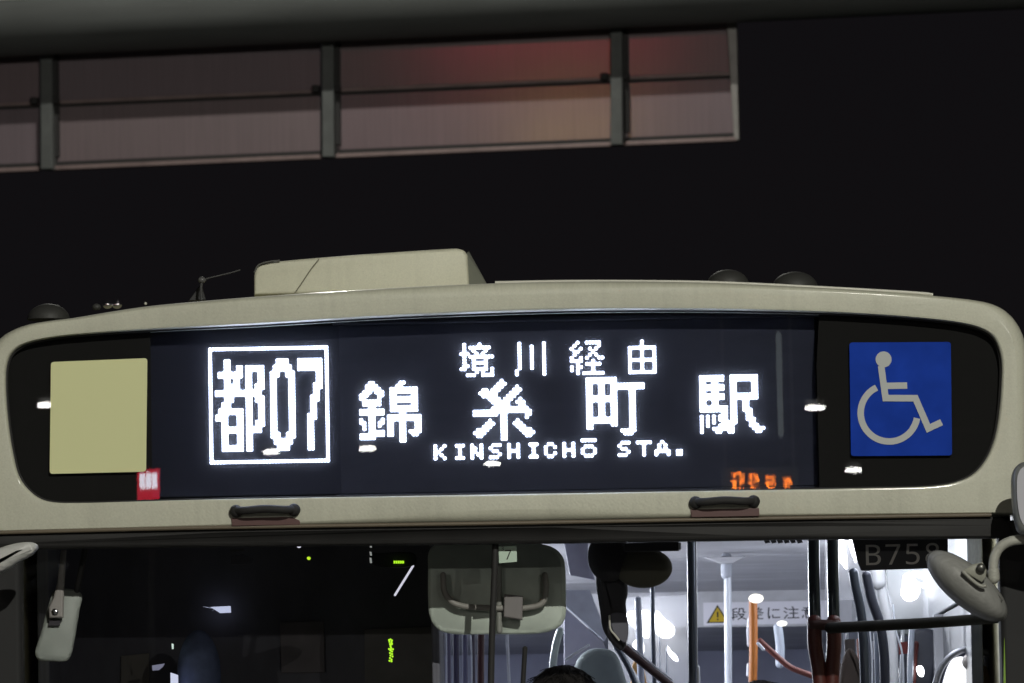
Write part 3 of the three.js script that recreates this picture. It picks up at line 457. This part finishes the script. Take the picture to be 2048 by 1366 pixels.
  part('sleeve_bridge', rod([[1628, 1250], [1672, 1250]], -0.73, 11, 6), std(0.045, 0.014, 0.012, 0.6), bus);
  grabPole([[1660, 1256], [1760, 1251], [1900, 1243], [2010, 1234]], -0.7, 11, std(0.016, 0.016, 0.015, 0.95), 'grab_rail');
  grabPole([[1707, 1146], [1711, 1172], [1720, 1215], [1726, 1270], [1732, 1420]], -0.95, 10, greyPole);
  grabPole([[1733, 1152], [1742, 1195], [1760, 1250], [1768, 1310], [1770, 1420]], -1.05, 10, std(0.055, 0.06, 0.085, 0.5, { metalness: 0.3 }));
  const p3 = grabPole([[1760, 1166], [1768, 1205], [1776, 1240], [1783, 1285], [1786, 1340], [1787, 1420]], -1.5, 11.5, phys(0.72, 0.73, 0.76, 0.3, { clearcoat: 0.4 }));
  part('pole_collar', rod([[1754, 1146], [1756, 1164]], -1.49, 16, 6), phys(0.72, 0.73, 0.76, 0.3, {}), p3);
  grabPole([[1786, 1210], [1792, 1262], [1804, 1305], [1808, 1420]], -1.3, 2, steelWhite, 'pull_cord');
  grabPole([[1740, 1262], [1744, 1310], [1744, 1420]], -1.6, 1.5, steelWhite, 'pull_cord');
  grabPole([[1824, 1260], [1822, 1300], [1818, 1420]], -1.8, 6, phys(0.45, 0.5, 0.58, 0.35, {}));
  grabPole([[1832, 1288], [1828, 1330], [1824, 1420]], -1.85, 6, maroon);
  // middle: door frames, slanting rails, pale curved pole
  for (const [x, w2, c] of [[897, 4, [0.10, 0.09, 0.16]], [912, 6, [0.035, 0.03, 0.075]], [930, 5, [0.10, 0.10, 0.18]], [946, 4, [0.05, 0.04, 0.07]]]) grabPole([[x, 1262], [x + 1, 1420]], -2.2, w2, std(...c, 0.4), 'door_post');
  grabPole([[941, 1262], [943, 1300], [944, 1420]], -2.1, 1.6, steelWhite, 'door_edge'); grabPole([[893, 1262], [894, 1420]], -2.1, 1.2, steelWhite, 'door_edge');
  grabPole([[962, 1262], [961, 1420]], -2.0, 7, std(0.055, 0.012, 0.012, 0.5), 'door_post');
  grabPole([[1014, 1262], [1017, 1340], [1022, 1420]], -1.9, 3, steelWhite, 'door_edge');
  grabPole([[1050, 1297], [1043, 1420]], -0.35, 5, M.rubber, 'wiper_arm');
  grabPole([[1120, 1262], [1112, 1290], [1106, 1330], [1105, 1420]], -2.4, 7.5, phys(0.42, 0.50, 0.48, 0.35, {}));
  grabPole([[1134, 1318], [1177, 1291]], -2.3, 3, steelWhite, 'grab_rail');
  grabPole([[1232, 1296], [1260, 1335], [1300, 1420]], -1.6, 4.5, steelWhite, 'grab_rail');
  grabPole([[1226, 1280], [1262, 1345], [1285, 1420]], -1.55, 6, greyPole, 'grab_rail');
  grabPole([[1244, 1292], [1290, 1330], [1330, 1362], [1390, 1410]], -1.4, 8, std(0.045, 0.022, 0.024, 0.35), 'grab_rail');
  grabPole([[1256, 1288], [1300, 1325], [1345, 1360]], -1.42, 2, steelWhite, 'grab_rail');
  grabPole([[1276, 1200], [1280, 1300], [1284, 1420]], -2.6, 7, phys(0.40, 0.44, 0.53, 0.35, {}));
  grabPole([[1305, 1178], [1306, 1270], [1310, 1420]], -2.5, 4.5, greyPole);
  grabPole([[1319, 1270], [1320, 1380]], -2.7, 1.5, steelWhite, 'pull_cord'); grabPole([[1333, 1290], [1333, 1380]], -2.7, 1.5, steelWhite, 'pull_cord');
  // slanting ceiling edge and pale side cove seen past the mirror
  part('side_cove', plate([[1130, 1180], [1180, 1180], [1215, 1270], [1208, 1282], [1130, 1212]], -2.9, 0.02, 0.003), std(0.46, 0.48, 0.56, 0.5, { map: speckle }), bus);
  part('side_cove', plate([[1128, 1214], [1206, 1284], [1224, 1330], [1128, 1330]], -3.0, 0.02, 0.003), std(0.26, 0.26, 0.33, 0.6, { map: speckle }), bus);
  part('seat_top', creased(roundPlate([[1150, 1330], [1172, 1302], [1200, 1296], [1228, 1304], [1246, 1340], [1256, 1420], [1150, 1420]], -2.8, 0.08, 0.02, 60), 1), std(0.16, 0.19, 0.19, 0.8, { map: speckle }), bus);
  part('ceiling_edge', plate([[1126, 1076], [1178, 1076], [1176, 1110], [1190, 1160], [1140, 1150]], -2.6, 0.02, 0.003), std(0.44, 0.44, 0.56, 0.6, { map: speckle }), bus);
  // lamps and glints as glowing plates, with added haze sheets
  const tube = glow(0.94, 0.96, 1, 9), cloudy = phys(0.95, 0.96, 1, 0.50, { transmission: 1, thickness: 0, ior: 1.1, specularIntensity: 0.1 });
  for (const [pts, z] of [[[[1216, 1196], [1376, 1190], [1378, 1420], [1218, 1420]], -3.53], [[[1650, 1060], [1728, 1060], [1728, 1200], [1650, 1200]], -1.855], [[[1774, 1136], [1930, 1132], [1932, 1240], [1778, 1240]], -2.34]]) { const q = v2(pts, z), g = new THREE.ShapeGeometry(new THREE.Shape(q)).translate(0, 0, z); part('glare_sheet', g, cloudy, bus); }  // added haze sheets, imitate glare around the bright patches
  const glowAt = (px, z, n = 40) => part('ceiling_lamp_and_glint', slab(smooth(v2(px, z), n), 0.02, 0.004, z), tube, bus);  // glowing plates; some imitate reflections rather than lamps
  glowAt([[1254, 1226], [1276, 1221], [1298, 1223], [1299, 1250], [1296, 1276], [1284, 1271], [1268, 1254], [1254, 1240]], -3.6);
  glowAt([[1313, 1222], [1330, 1238], [1348, 1254], [1348, 1268], [1340, 1275], [1320, 1273], [1310, 1258]], -3.6);
  glowAt([[1268, 1284], [1282, 1275], [1287, 1288], [1286, 1309], [1278, 1308], [1266, 1293]], -3.62);
  glowAt([[1333, 1291], [1340, 1300], [1352, 1310], [1356, 1322], [1350, 1321], [1336, 1305]], -3.62);
  glowAt([[1667, 1066], [1684, 1066], [1690, 1090], [1695, 1125], [1694, 1138], [1680, 1122], [1669, 1098]], -1.9);  // a reflection, imitated by a glowing plate
  glowAt([[1702, 1066], [1712, 1066], [1716, 1096], [1712, 1125], [1706, 1112], [1700, 1092]], -1.92);
  glowAt([[1808, 1150], [1824, 1146], [1832, 1160], [1840, 1178], [1834, 1196], [1816, 1202], [1803, 1190], [1806, 1166]], -2.4);
  glowAt([[1826, 1143], [1850, 1144], [1870, 1150], [1872, 1160], [1850, 1158], [1832, 1152]], -2.45);  // streaks of reflected light, imitated by thin glowing plates
  glowAt([[1838, 1166], [1862, 1170], [1866, 1176], [1844, 1174]], -2.45); glowAt([[1878, 1172], [1890, 1180], [1892, 1188], [1882, 1184]], -2.45);
  glowAt([[1892, 1226], [1900, 1216], [1912, 1218], [1908, 1224], [1898, 1230]], -2.4);
  glowAt([[1834, 1334], [1842, 1331], [1848, 1340], [1846, 1353], [1838, 1350]], -1.8, 20);
  part('side_cove', creased(roundPlate([[1776, 1138], [1900, 1136], [1990, 1138], [2006, 1180], [2008, 1250], [1900, 1262], [1790, 1264], [1780, 1200]], -2.6, 0.03, 0.006, 80), 0.9), std(0.30, 0.33, 0.33, 0.35, { map: speckle }), bus);
  part('side_cove', plate([[1896, 1066], [1962, 1066], [1978, 1110], [1982, 1150], [1896, 1110]], -2.3, 0.02, 0.004), std(0.22, 0.23, 0.36, 0.5, { map: speckle }), bus);
  part('cove_trim', rod([[1936, 1102], [1958, 1110], [1974, 1122]], -2.28, 1.6, 12), M.white, bus);
  // things beside the door, low on the picture
  part('door_backing', plate([[1688, 1258], [2002, 1244], [2004, 1420], [1690, 1420]], -2.75, 0.02, 0.003), std(0.10, 0.11, 0.145, 0.5, { map: speckle }), bus);
  part('advert_panel', creased(roundPlate([[1884, 1258], [2004, 1252], [2008, 1312], [1960, 1300], [1900, 1304], [1886, 1290]], -2.0, 0.02, 0.004, 60), 0.9), std(0.30, 0.28, 0.36, 0.5, { map: speckle }), bus);
  part('advert_patch', roundPlate([[1904, 1262], [1940, 1258], [1946, 1284], [1920, 1292], [1900, 1296]], -1.975, 0.006, 0.001, 40), std(0.42, 0.12, 0.07, 0.5), bus);
  for (const [x0, y0, x1, z, w2, c] of [[1694, 1262, 1697, -2.4, 3, [0.5, 0.52, 0.56]], [1752, 1268, 1756, -2.2, 5, [0.22, 0.25, 0.32]], [1806, 1256, 1800, -2.6, 4, [0.55, 0.58, 0.62]], [1846, 1262, 1838, -2.3, 3, [0.5, 0.5, 0.55]], [1864, 1258, 1872, -2.5, 4, [0.08, 0.08, 0.1]], [1716, 1280, 1722, -2.5, 3, [0.3, 0.1, 0.07]]]) grabPole([[x0, y0], [x1, 1420]], z, w2, phys(...c, 0.3, { clearcoat: 0.6 }));
  for (const [x, y2, w2, h2, z, c] of [[1699, 1292, 20, 26, -2.35, [0.10, 0.08, 0.07]], [1750, 1300, 16, 34, -2.3, [0.45, 0.46, 0.52]], [1806, 1296, 18, 22, -2.2, [0.30, 0.05, 0.05]], [1846, 1282, 22, 30, -2.28, [0.16, 0.17, 0.24]], [1862, 1316, 18, 24, -2.3, [0.5, 0.48, 0.5]], [1690, 1342, 24, 30, -2.4, [0.24, 0.20, 0.17]], [1884, 1284, 14, 40, -2.25, [0.08, 0.09, 0.11]]]) part('notice_card', plate([[x - w2 / 2, y2 - h2 / 2], [x + w2 / 2, y2 - h2 / 2 - 2], [x + w2 / 2 + 1, y2 + h2 / 2], [x - w2 / 2 + 1, y2 + h2 / 2 + 2]], z, 0.008, 0.001), std(...c, 0.6, { map: speckle }), bus);
  part('fare_box', creased(roundPlate([[1828, 1262], [1870, 1262], [1876, 1300], [1866, 1360], [1850, 1420], [1828, 1420]], -1.9, 0.06, 0.012, 50), 1), std(0.05, 0.055, 0.075, 0.5, { map: speckle }), bus);
  part('seat_top', creased(roundPlate([[1686, 1320], [1700, 1296], [1712, 1308], [1726, 1336], [1740, 1420], [1686, 1420]], -2.1, 0.05, 0.012, 50), 1), std(0.10, 0.075, 0.06, 0.8, { map: speckle }), bus);
  {
    const hoop = [[1866, 1420], [1872, 1366], [1886, 1330], [1908, 1308], [1938, 1298], [1970, 1304], [1996, 1322], [2014, 1350], [2020, 1420]], z = -1.1;
    const cm = part('convex_mirror', tubeThrough(hoop.map(([x, y2]) => at(x, y2, z)), mm(7, z), 60, 10), std(0.32, 0.33, 0.36, 0.35, { metalness: 0.5 }), bus);
    part('mirror_face', slab(smooth(v2(hoop, z - 0.01), 60, false), 0.01, 0, z - 0.01), phys(0.22, 0.23, 0.30, 0.12, { metalness: 0.9 }), cm);
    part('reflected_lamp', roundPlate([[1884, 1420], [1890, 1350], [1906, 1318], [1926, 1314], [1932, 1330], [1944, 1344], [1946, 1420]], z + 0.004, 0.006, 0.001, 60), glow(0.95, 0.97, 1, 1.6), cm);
    part('white_bag', ball(mm(22, z), at(1946, 1324, z + 0.03), 1, 0.85, 0.5), phys(0.66, 0.62, 0.60, 0.5, {}), cm);
    part('amber_strap', plate([[1964, 1330], [1974, 1334], [1990, 1400], [1968, 1400]], z + 0.01, 0.006), std(0.34, 0.20, 0.06, 0.5), cm);
  }
  // amber patch and lit rear things between the slanting rails
  part('amber_panel', roundPlate([[1268, 1322], [1282, 1318], [1290, 1345], [1296, 1420], [1270, 1420]], -2.9, 0.02, 0.003, 40), phys(0.60, 0.34, 0.12, 0.5, {}), bus);
  part('pillar_glint', plate([[2006, 1236], [2014, 1234], [2012, 1420], [2004, 1420]], -0.09, 0.01, 0.002).translate(0, 0, 0.035), std(0.22, 0.40, 0.03, 0.45), bus);  // yellow-green colour imitates a reflection on the pillar edge

  // outside mirrors
  {
    const z = 0.12, shellMat = phys(0.36, 0.36, 0.335, 0.6, { map: speckle, roughnessMap: roughMap });
    const c = at(1934, 1172, z), dish = new THREE.SphereGeometry(1, 48, 24, 0, 2 * Math.PI, 0, Math.PI / 2).rotateX(Math.PI / 2).scale(mm(98, z), mm(40, z), mm(60, z));
    const rim = new THREE.TorusGeometry(1, 0.045, 10, 64).scale(mm(96, z), mm(39, z), mm(110, z)).translate(0, 0, 0);
    const ang = -0.72, m = part('outside_mirror', dish.rotateZ(ang).translate(c.x, c.y, c.z), shellMat, bus);
    part('mirror_rim', rim.rotateZ(ang).translate(c.x, c.y, c.z), std(0.12, 0.12, 0.11, 0.5), m);
    part('mirror_clip', creased(plate([[1924, 1142], [1946, 1128], [1966, 1124], [1974, 1140], [1972, 1156], [1964, 1164]], z + 0.085, 0.03, 0.006), 1), std(0.34, 0.34, 0.28, 0.5), m);
    part('clip_bolt', ball(mm(9.5, z), at(1962, 1136, z + 0.095), 1, 1, 0.5), std(0.10, 0.10, 0.09, 0.3, { metalness: 0.6 }), m);
    part('clip_lip', rod([[1927, 1144], [1944, 1160], [1962, 1172], [1970, 1172]], z + 0.085, 3.6, 14), std(0.36, 0.36, 0.31, 0.5), m);
    part('mirror_arm', [rod([[2110, 1070], [2050, 1078], [2020, 1083], [2001, 1094], [1990, 1112], [1987, 1130], [1988, 1148]], z + 0.02, 10, 60), rod([[1987, 1144], [1988, 1156]], z + 0.02, 12, 4)], phys(0.52, 0.52, 0.45, 0.6, { map: speckle }), m);
    part('mirror_stay', slab(v2([[1958, 1158], [1990, 1180], [2006, 1200], [2000, 1215], [1975, 1190], [1960, 1176]], z + 0.04), 0.02, 0.004, z + 0.04), std(0.08, 0.08, 0.07, 0.6), m);
  }
  {
    const z = 0.2, o = creased(roundPlate([[2026, 980], [2028, 945], [2038, 928], [2060, 920], [2130, 920], [2140, 1000], [2135, 1080], [2060, 1072], [2040, 1062], [2032, 1040]], z, 0.08, 0.02, 70), 1);
    const m = part('outside_mirror', o, phys(0.24, 0.25, 0.24, 0.4, { map: speckle }), bus);
    part('mirror_glass', roundPlate([[2034, 985], [2036, 950], [2044, 936], [2062, 930], [2124, 930], [2130, 1000], [2128, 1066], [2062, 1060], [2048, 1050], [2040, 1034]], z + 0.002, 0.004, 0, 70), phys(0.50, 0.50, 0.54, 0.45, {}), m);
  }
  {
    const z = 0.22, m = part('outside_mirror', creased(roundPlate([[-90, 1150], [-60, 1118], [-10, 1098], [30, 1086], [64, 1084], [74, 1090], [66, 1104], [40, 1120], [10, 1138], [-30, 1156], [-80, 1170]], z, 0.07, 0.018, 80), 1.2), phys(0.58, 0.58, 0.55, 0.35, { clearcoat: 0.5 }), bus);
    part('mirror_arm', rod([[-60, 1140], [-90, 1090], [-90, 1020]], z - 0.05, 10, 20), M.rubber, m);
  }
  // the light of the saloon lamps
  const cool = lin(0.86, 0.91, 1.0);
  for (const [x, z] of [[0.98, -1.15], [1.08, -3.0], [-0.42, -3.2], [-0.42, -4.8]]) {
    part('ceiling_lamp_and_glint', box(0.12, 0.03, 1.1, x, ceilY - 0.016, z, 0.008), glow(0.92, 0.95, 1, 2.5), bus);
    const l = new THREE.RectAreaLight(cool, x > 1 ? 5 : x > 0 ? 4 : 52, 0.12, 1.1); l.position.set(x, ceilY - 0.04, z); l.rotation.x = -Math.PI / 2; bus.add(l);
    const pl = new THREE.PointLight(cool, x > 1 ? 0.3 : x > 0 ? 0.15 : 3.6); pl.position.set(x, ceilY - 0.12, z); pl.shadow.radius = 4; pl.castShadow = true; bus.add(pl);
  }
}

// ------------------------------------------------------------------ people in the bus (the tops of two heads show)
function person(label, x, z, facing, height, shirt) {
  const g = thing('person', label, 'person', x, 0.38, z, facing), s = height / 1.74;
  const skin = std(0.42, 0.27, 0.19, 0.55), cloth = std(...shirt, 0.85), hairMat = std(0.010, 0.008, 0.007, 0.95);
  const body = (bones, res, size, centre, k) => {
    const mc = new MarchingCubes(res, skin, false, false, 400000), half = size / 2; mc.isolation = 0;
    for (let i = 0; i < res; i++) for (let j = 0; j < res; j++) for (let m = 0; m < res; m++) {
      const q = V(((m - res / 2) / (res / 2)) * half, ((j - res / 2) / (res / 2)) * half, ((i - res / 2) / (res / 2)) * half).add(centre); let d = 9;
      for (const [a, b, ra, rb, fl] of bones) {
        const ab = b.clone().sub(a), ap = q.clone().sub(a), t = Math.max(0, Math.min(1, ap.dot(ab) / Math.max(1e-9, ab.lengthSq()))), e = ap.addScaledVector(ab, -t); if (fl) e.z *= fl;
        const c = e.length() - (ra + (rb - ra) * t), h = Math.max(0, k - Math.abs(d - c)) / k; d = Math.min(d, c) - h * h * k * 0.25;
      }
      mc.field[m + j * res + i * res * res] = -d;
    }
    mc.update(); const n = mc.count, out = new THREE.BufferGeometry(), p = new Float32Array(mc.positionArray.subarray(0, n * 3)), nn = new Float32Array(mc.normalArray.subarray(0, n * 3));
    for (let i = 0; i < n; i++) { p[3 * i] = p[3 * i] * half + centre.x; p[3 * i + 1] = p[3 * i + 1] * half + centre.y; p[3 * i + 2] = p[3 * i + 2] * half + centre.z; }
    out.setAttribute('position', new THREE.BufferAttribute(p, 3)); out.setAttribute('normal', new THREE.BufferAttribute(nn, 3)); out.setAttribute('uv', new THREE.BufferAttribute(new Float32Array(n * 2), 2)); return out;
  };
  const bones = [];
  const B = (a, b, ra, rb, fl) => bones.push([V(...a), V(...b), ra, rb, fl]);
  B([0, 1.02, 0], [0, 1.32, 0], 0.135, 0.15, 1.35); B([-0.15, 1.40, 0], [0.15, 1.40, 0], 0.065, 0.065); B([0, 0.93, 0], [0, 1.03, 0], 0.14, 0.13, 1.3); B([0, 1.40, 0], [0, 1.52, 0.012], 0.06, 0.055);
  for (const e of [-1, 1]) { B([e * 0.09, 0.92, 0], [e * 0.10, 0.50, 0.01], 0.085, 0.058); B([e * 0.10, 0.50, 0.01], [e * 0.10, 0.09, -0.02], 0.056, 0.038); B([e * 0.10, 0.05, -0.04], [e * 0.11, 0.03, 0.15], 0.04, 0.03); B([e * 0.19, 1.38, 0], [e * 0.24, 1.10, -0.01], 0.052, 0.04); B([e * 0.24, 1.10, -0.01], [e * 0.25, 0.86, 0.06], 0.038, 0.027); B([e * 0.25, 0.84, 0.07], [e * 0.25, 0.76, 0.10], 0.028, 0.024); for (let f = 0; f < 4; f++) B([e * 0.25, 0.77, 0.075 + f * 0.018], [e * 0.245, 0.70 + (f === 0 || f === 3 ? 0.012 : 0), 0.085 + f * 0.02], 0.010, 0.008); B([e * 0.24, 0.82, 0.10], [e * 0.235, 0.76, 0.135], 0.011, 0.009); }
  part('body', body(bones, 150, 1.8, V(0, 0.84, 0), 0.03).scale(s, s, s), cloth, g);
  const hb = []; const H = (a, b, ra, rb, fl) => hb.push([V(...a), V(...b), ra, rb, fl]);
  H([0, 1.645, -0.015], [0, 1.655, 0.02], 0.088, 0.082); H([0, 1.59, 0.03], [0, 1.555, 0.055], 0.058, 0.034); H([0, 1.625, 0.105], [0, 1.595, 0.118], 0.010, 0.014); H([-0.03, 1.64, 0.082], [0.03, 1.64, 0.082], 0.018, 0.018); H([-0.02, 1.565, 0.088], [0.02, 1.565, 0.088], 0.010, 0.010); H([-0.086, 1.625, 0], [-0.09, 1.60, 0.004], 0.012, 0.009); H([0.086, 1.625, 0], [0.09, 1.60, 0.004], 0.012, 0.009); H([0, 1.50, 0], [0, 1.56, 0.01], 0.054, 0.054);
  const head = part('head', body(hb, 90, 0.34, V(0, 1.61, 0.01), 0.02).scale(s, s, s), skin, g);
  for (const e of [-0.032, 0.032]) part('eye', ball(0.010 * s, V(e * s, 1.632 * s, 0.094 * s), 1, 0.6, 0.5, 12, 8), std(0.05, 0.04, 0.035, 0.3), head);
  const cap = new THREE.SphereGeometry(0.101, 64, 40, 0, 2 * Math.PI, 0, 1.75), cp = cap.attributes.position;
  for (let i = 0; i < cp.count; i++) { const a = Math.atan2(cp.getX(i), cp.getZ(i)), k = 1 + 0.02 * tileNoise(a * 14 + 50, cp.getY(i) * 60, 999, 91) + 0.03 * tileNoise(a * 3 + 20, cp.getY(i) * 14, 999, 92); cp.setXYZ(i, cp.getX(i) * k * 0.92, cp.getY(i) * k, cp.getZ(i) * k * 1.08 - 0.012); }
  cap.rotateX(-0.55); cap.computeVertexNormals(); cap.translate(0, 1.66, 0);
  const strands = [];
  for (let i = 0; i < 900; i++) {
    const a = rnd() * 2 * Math.PI, t = Math.acos(1 - rnd() * 1.05), d = V(Math.sin(t) * Math.cos(a) * 0.92, Math.cos(t), Math.sin(t) * Math.sin(a) * 1.08), o = d.clone().multiplyScalar(0.100).add(V(0, 1.66, -0.012));
    const side = V(rnd() - 0.5, -0.25 - rnd() * 0.5, rnd() - 0.5).multiplyScalar(0.045), e1 = o.clone().addScaledVector(d, 0.006).addScaledVector(side, 0.5), e2 = o.clone().addScaledVector(d, 0.004 + rnd() * 0.004).addScaledVector(side, 1);
    strands.push(new THREE.TubeGeometry(new THREE.QuadraticBezierCurve3(o, e1, e2), 3, 0.0011, 3));
  }
  part('hair', merge([cap, ...strands]).scale(s, s, s), hairMat, g);
  return g;
}
{
  const a = at(1122, 1322, -0.75), b = at(1522, 1352, -1.9);
  person('dark-haired person standing in the aisle behind the windscreen, head in front of the seats', a.x, -0.75, Math.PI + 0.3, a.y - 0.38 - 0.03, [0.05, 0.05, 0.06]);
  person('person whose black hair just shows under the orange grab pole', b.x, -1.9, Math.PI - 0.3, b.y - 0.38 - 0.03, [0.10, 0.10, 0.12]);
}

// ------------------------------------------------------------------ the street behind the camera: what lights the bus and shows in its glass
function streetLamp(x, yLens, z, power, label) {   // far ones are small panels tilted towards the bus, near ones open bulbs
  const g = thing('street_lamp', label, 'street lamp', x, 0, z, 0, 'street lamps along the road facing the bus'), grey = std(0.015, 0.015, 0.015, 0.9);
  const side = x < 0 ? -1 : 1;
  part('pole', new THREE.CylinderGeometry(0.06, 0.10, yLens, 16).translate(side * 6, yLens / 2, 0.9), grey, g);
  part('arm', tubeThrough([V(side * 6, yLens - 0.05, 0.9), V(side * 5.6, yLens + 0.5, 0.85), V(side * 2.5, yLens + 0.5, 0.4), V(side * 0.1, yLens + 0.10, 0.1)], 0.035, 24, 10), grey, g);
  part('lamp_head', box(0.40, 0.08, 0.26, 0, yLens + 0.08, 0.1, 0.03), grey, g);
  part('lamp_lens', new THREE.SphereGeometry(1, 24, 14).scale(0.19, 0.02, 0.04).translate(0, yLens, -0.02), glow(1, 0.98, 0.92, power > 20 ? 42 : 60), g);
  const colour = lin(1, 0.985, 0.90);
  if (power > 20) { const l = new THREE.PointLight(colour, power); l.position.set(0, yLens, -0.02); l.shadow.radius = 3; l.castShadow = true; g.add(l); }
  else { const l = new THREE.RectAreaLight(colour, power, 0.20, 0.012); l.position.set(0, yLens, -0.062); l.lookAt(g.position.x, yLens, z - 10); g.add(l); }
}
streetLamp(3.2, 8.2, 13, 315, 'tall grey street lamp standing closest to the bus');
streetLamp(-17, 8.2, 40, 130, 'added fill lamp far along the road on the side of the yellow sticker');  // added to lift the shaded cab and mirror, unseen in the glass
streetLamp(14, 8.2, 42, 130, 'added fill lamp far along the road on the side of the wheelchair sticker');  // second added fill for the shaded parts, unseen
streetLamp(-1.2, 10.2, -16.2, 48, 'grey street lamp above the walkway girder');
for (const [x, y, z, label] of [[-8.58, 8.1, 38, 'grey street lamp mirrored beside the yellow sticker'], [5.52, 7.9, 38, 'grey street lamp mirrored beside the wheelchair sticker'], [-5.13, 8.5, 45, 'grey street lamp mirrored in the route number box'], [-3.09, 8.5, 45, 'grey street lamp mirrored under the first large character'], [-0.49, 8.7, 48, 'grey street lamp mirrored under the station name'], [7.61, 8.6, 48, 'grey street lamp mirrored below the wheelchair sticker']]) streetLamp(x, y, z, 10, label);
{
  const g = thing('shop_sign', 'tall sign board, white above and red below, on a post', 'sign', -10.06, 0, 60, 0), grey = std(0.2, 0.2, 0.2, 0.6);
  part('post', new THREE.CylinderGeometry(0.1, 0.12, 9.7, 16).translate(0, 4.85, -0.2), grey, g);
  part('sign_box', box(0.66, 0.60, 0.16, 0, 10.03, -0.09, 0.02), grey, g);
  part('red_panel', box(0.62, 0.56, 0.02, 0, 10.03, 0, 0.004), glow(1, 0.02, 0.06, 7), g); for (const x of [-0.17, 0, 0.17]) part('white_letter', box(0.15, 0.2, 0.02, x, 10.16, 0.012, 0.004), glow(0.92, 0.88, 1, 16), g);
  g.rotation.y = Math.PI;
}
{
  const g = thing('led_notice_board', 'hanging board with amber dot-matrix letters facing the bus', 'notice board', 2.84, 0, 22, Math.PI), grey = std(0.05, 0.05, 0.05, 0.6);
  part('board', box(0.9, 0.22, 0.08, 0, 5.22, -0.05, 0.01), grey, g); for (const s of [-0.4, 0.4]) part('hanger', new THREE.CylinderGeometry(0.02, 0.02, 1.2, 10).translate(s, 5.92, -0.05), grey, g);
  for (let k = 0; k < 4; k++) { // four characters of dots, the first the largest
    const dots = [], q = 1 - k * 0.12; for (let r = 0; r < 12; r++) for (let c = 0; c < 9; c++) { const h = hash(c, r, 130 + k); if (((r === 1 || r === 5 || r === 9) && h > 0.22) || ((c === 2 || c === 6) && h > 0.3) || (c + r) % 9 === 4) dots.push(box(0.0098 * q, 0.0085, 0.008, -0.36 + (3 - k) * 0.185 + c * 0.0172 * q, 5.295 - (1 - q) * 0.1 - r * 0.0115 * q, 0, 0.001)); }
    part('letter', dots, glow(1, 0.20, 0.01, 65), g);
  }
}
{
  const g = thing('vertical_sign', 'slim upright pale tube sign on a post, mirrored near the last large character', 'sign', 5.1, 0, 40, Math.PI), grey = std(0.02, 0.02, 0.02, 0.8);
  part('post', new THREE.CylinderGeometry(0.06, 0.08, 7.9, 14).translate(0, 3.95, -0.12), grey, g); part('casing', box(0.26, 1.1, 0.1, 0, 8.4, -0.08, 0.02), grey, g);
  part('tube', capped([V(0, 7.95, 0), V(0, 8.4, 0), V(0, 8.85, 0)], 0.055, 10, 14), glow(0.85, 1, 0.98, 0.9), g);
}
{
  const g = thing('neon_billboard', 'wide red rooftop billboard with an amber band across the road', 'billboard', -36.8, 0, 70, Math.PI - 0.4), grey = std(0.1, 0.1, 0.1, 0.6);
  part('frame', box(9, 4.4, 0.3, 0, 19.2, -0.2, 0.03), grey, g); for (const s of [-3.6, 3.6]) part('post', new THREE.CylinderGeometry(0.2, 0.25, 17, 16).translate(s, 8.5, -0.2), grey, g);
  part('red_face', box(5.2, 0.9, 0.05, 0, 20.3, 0, 0.01), glow(1, 0.06, 0.12, 6.5), g); part('amber_face', box(1.9, 0.8, 0.05, -0.6, 17.7, 0, 0.01), glow(1, 0.62, 0.14, 11), g);
}
scene.updateMatrixWorld(true);
renderer.render(scene, camera);
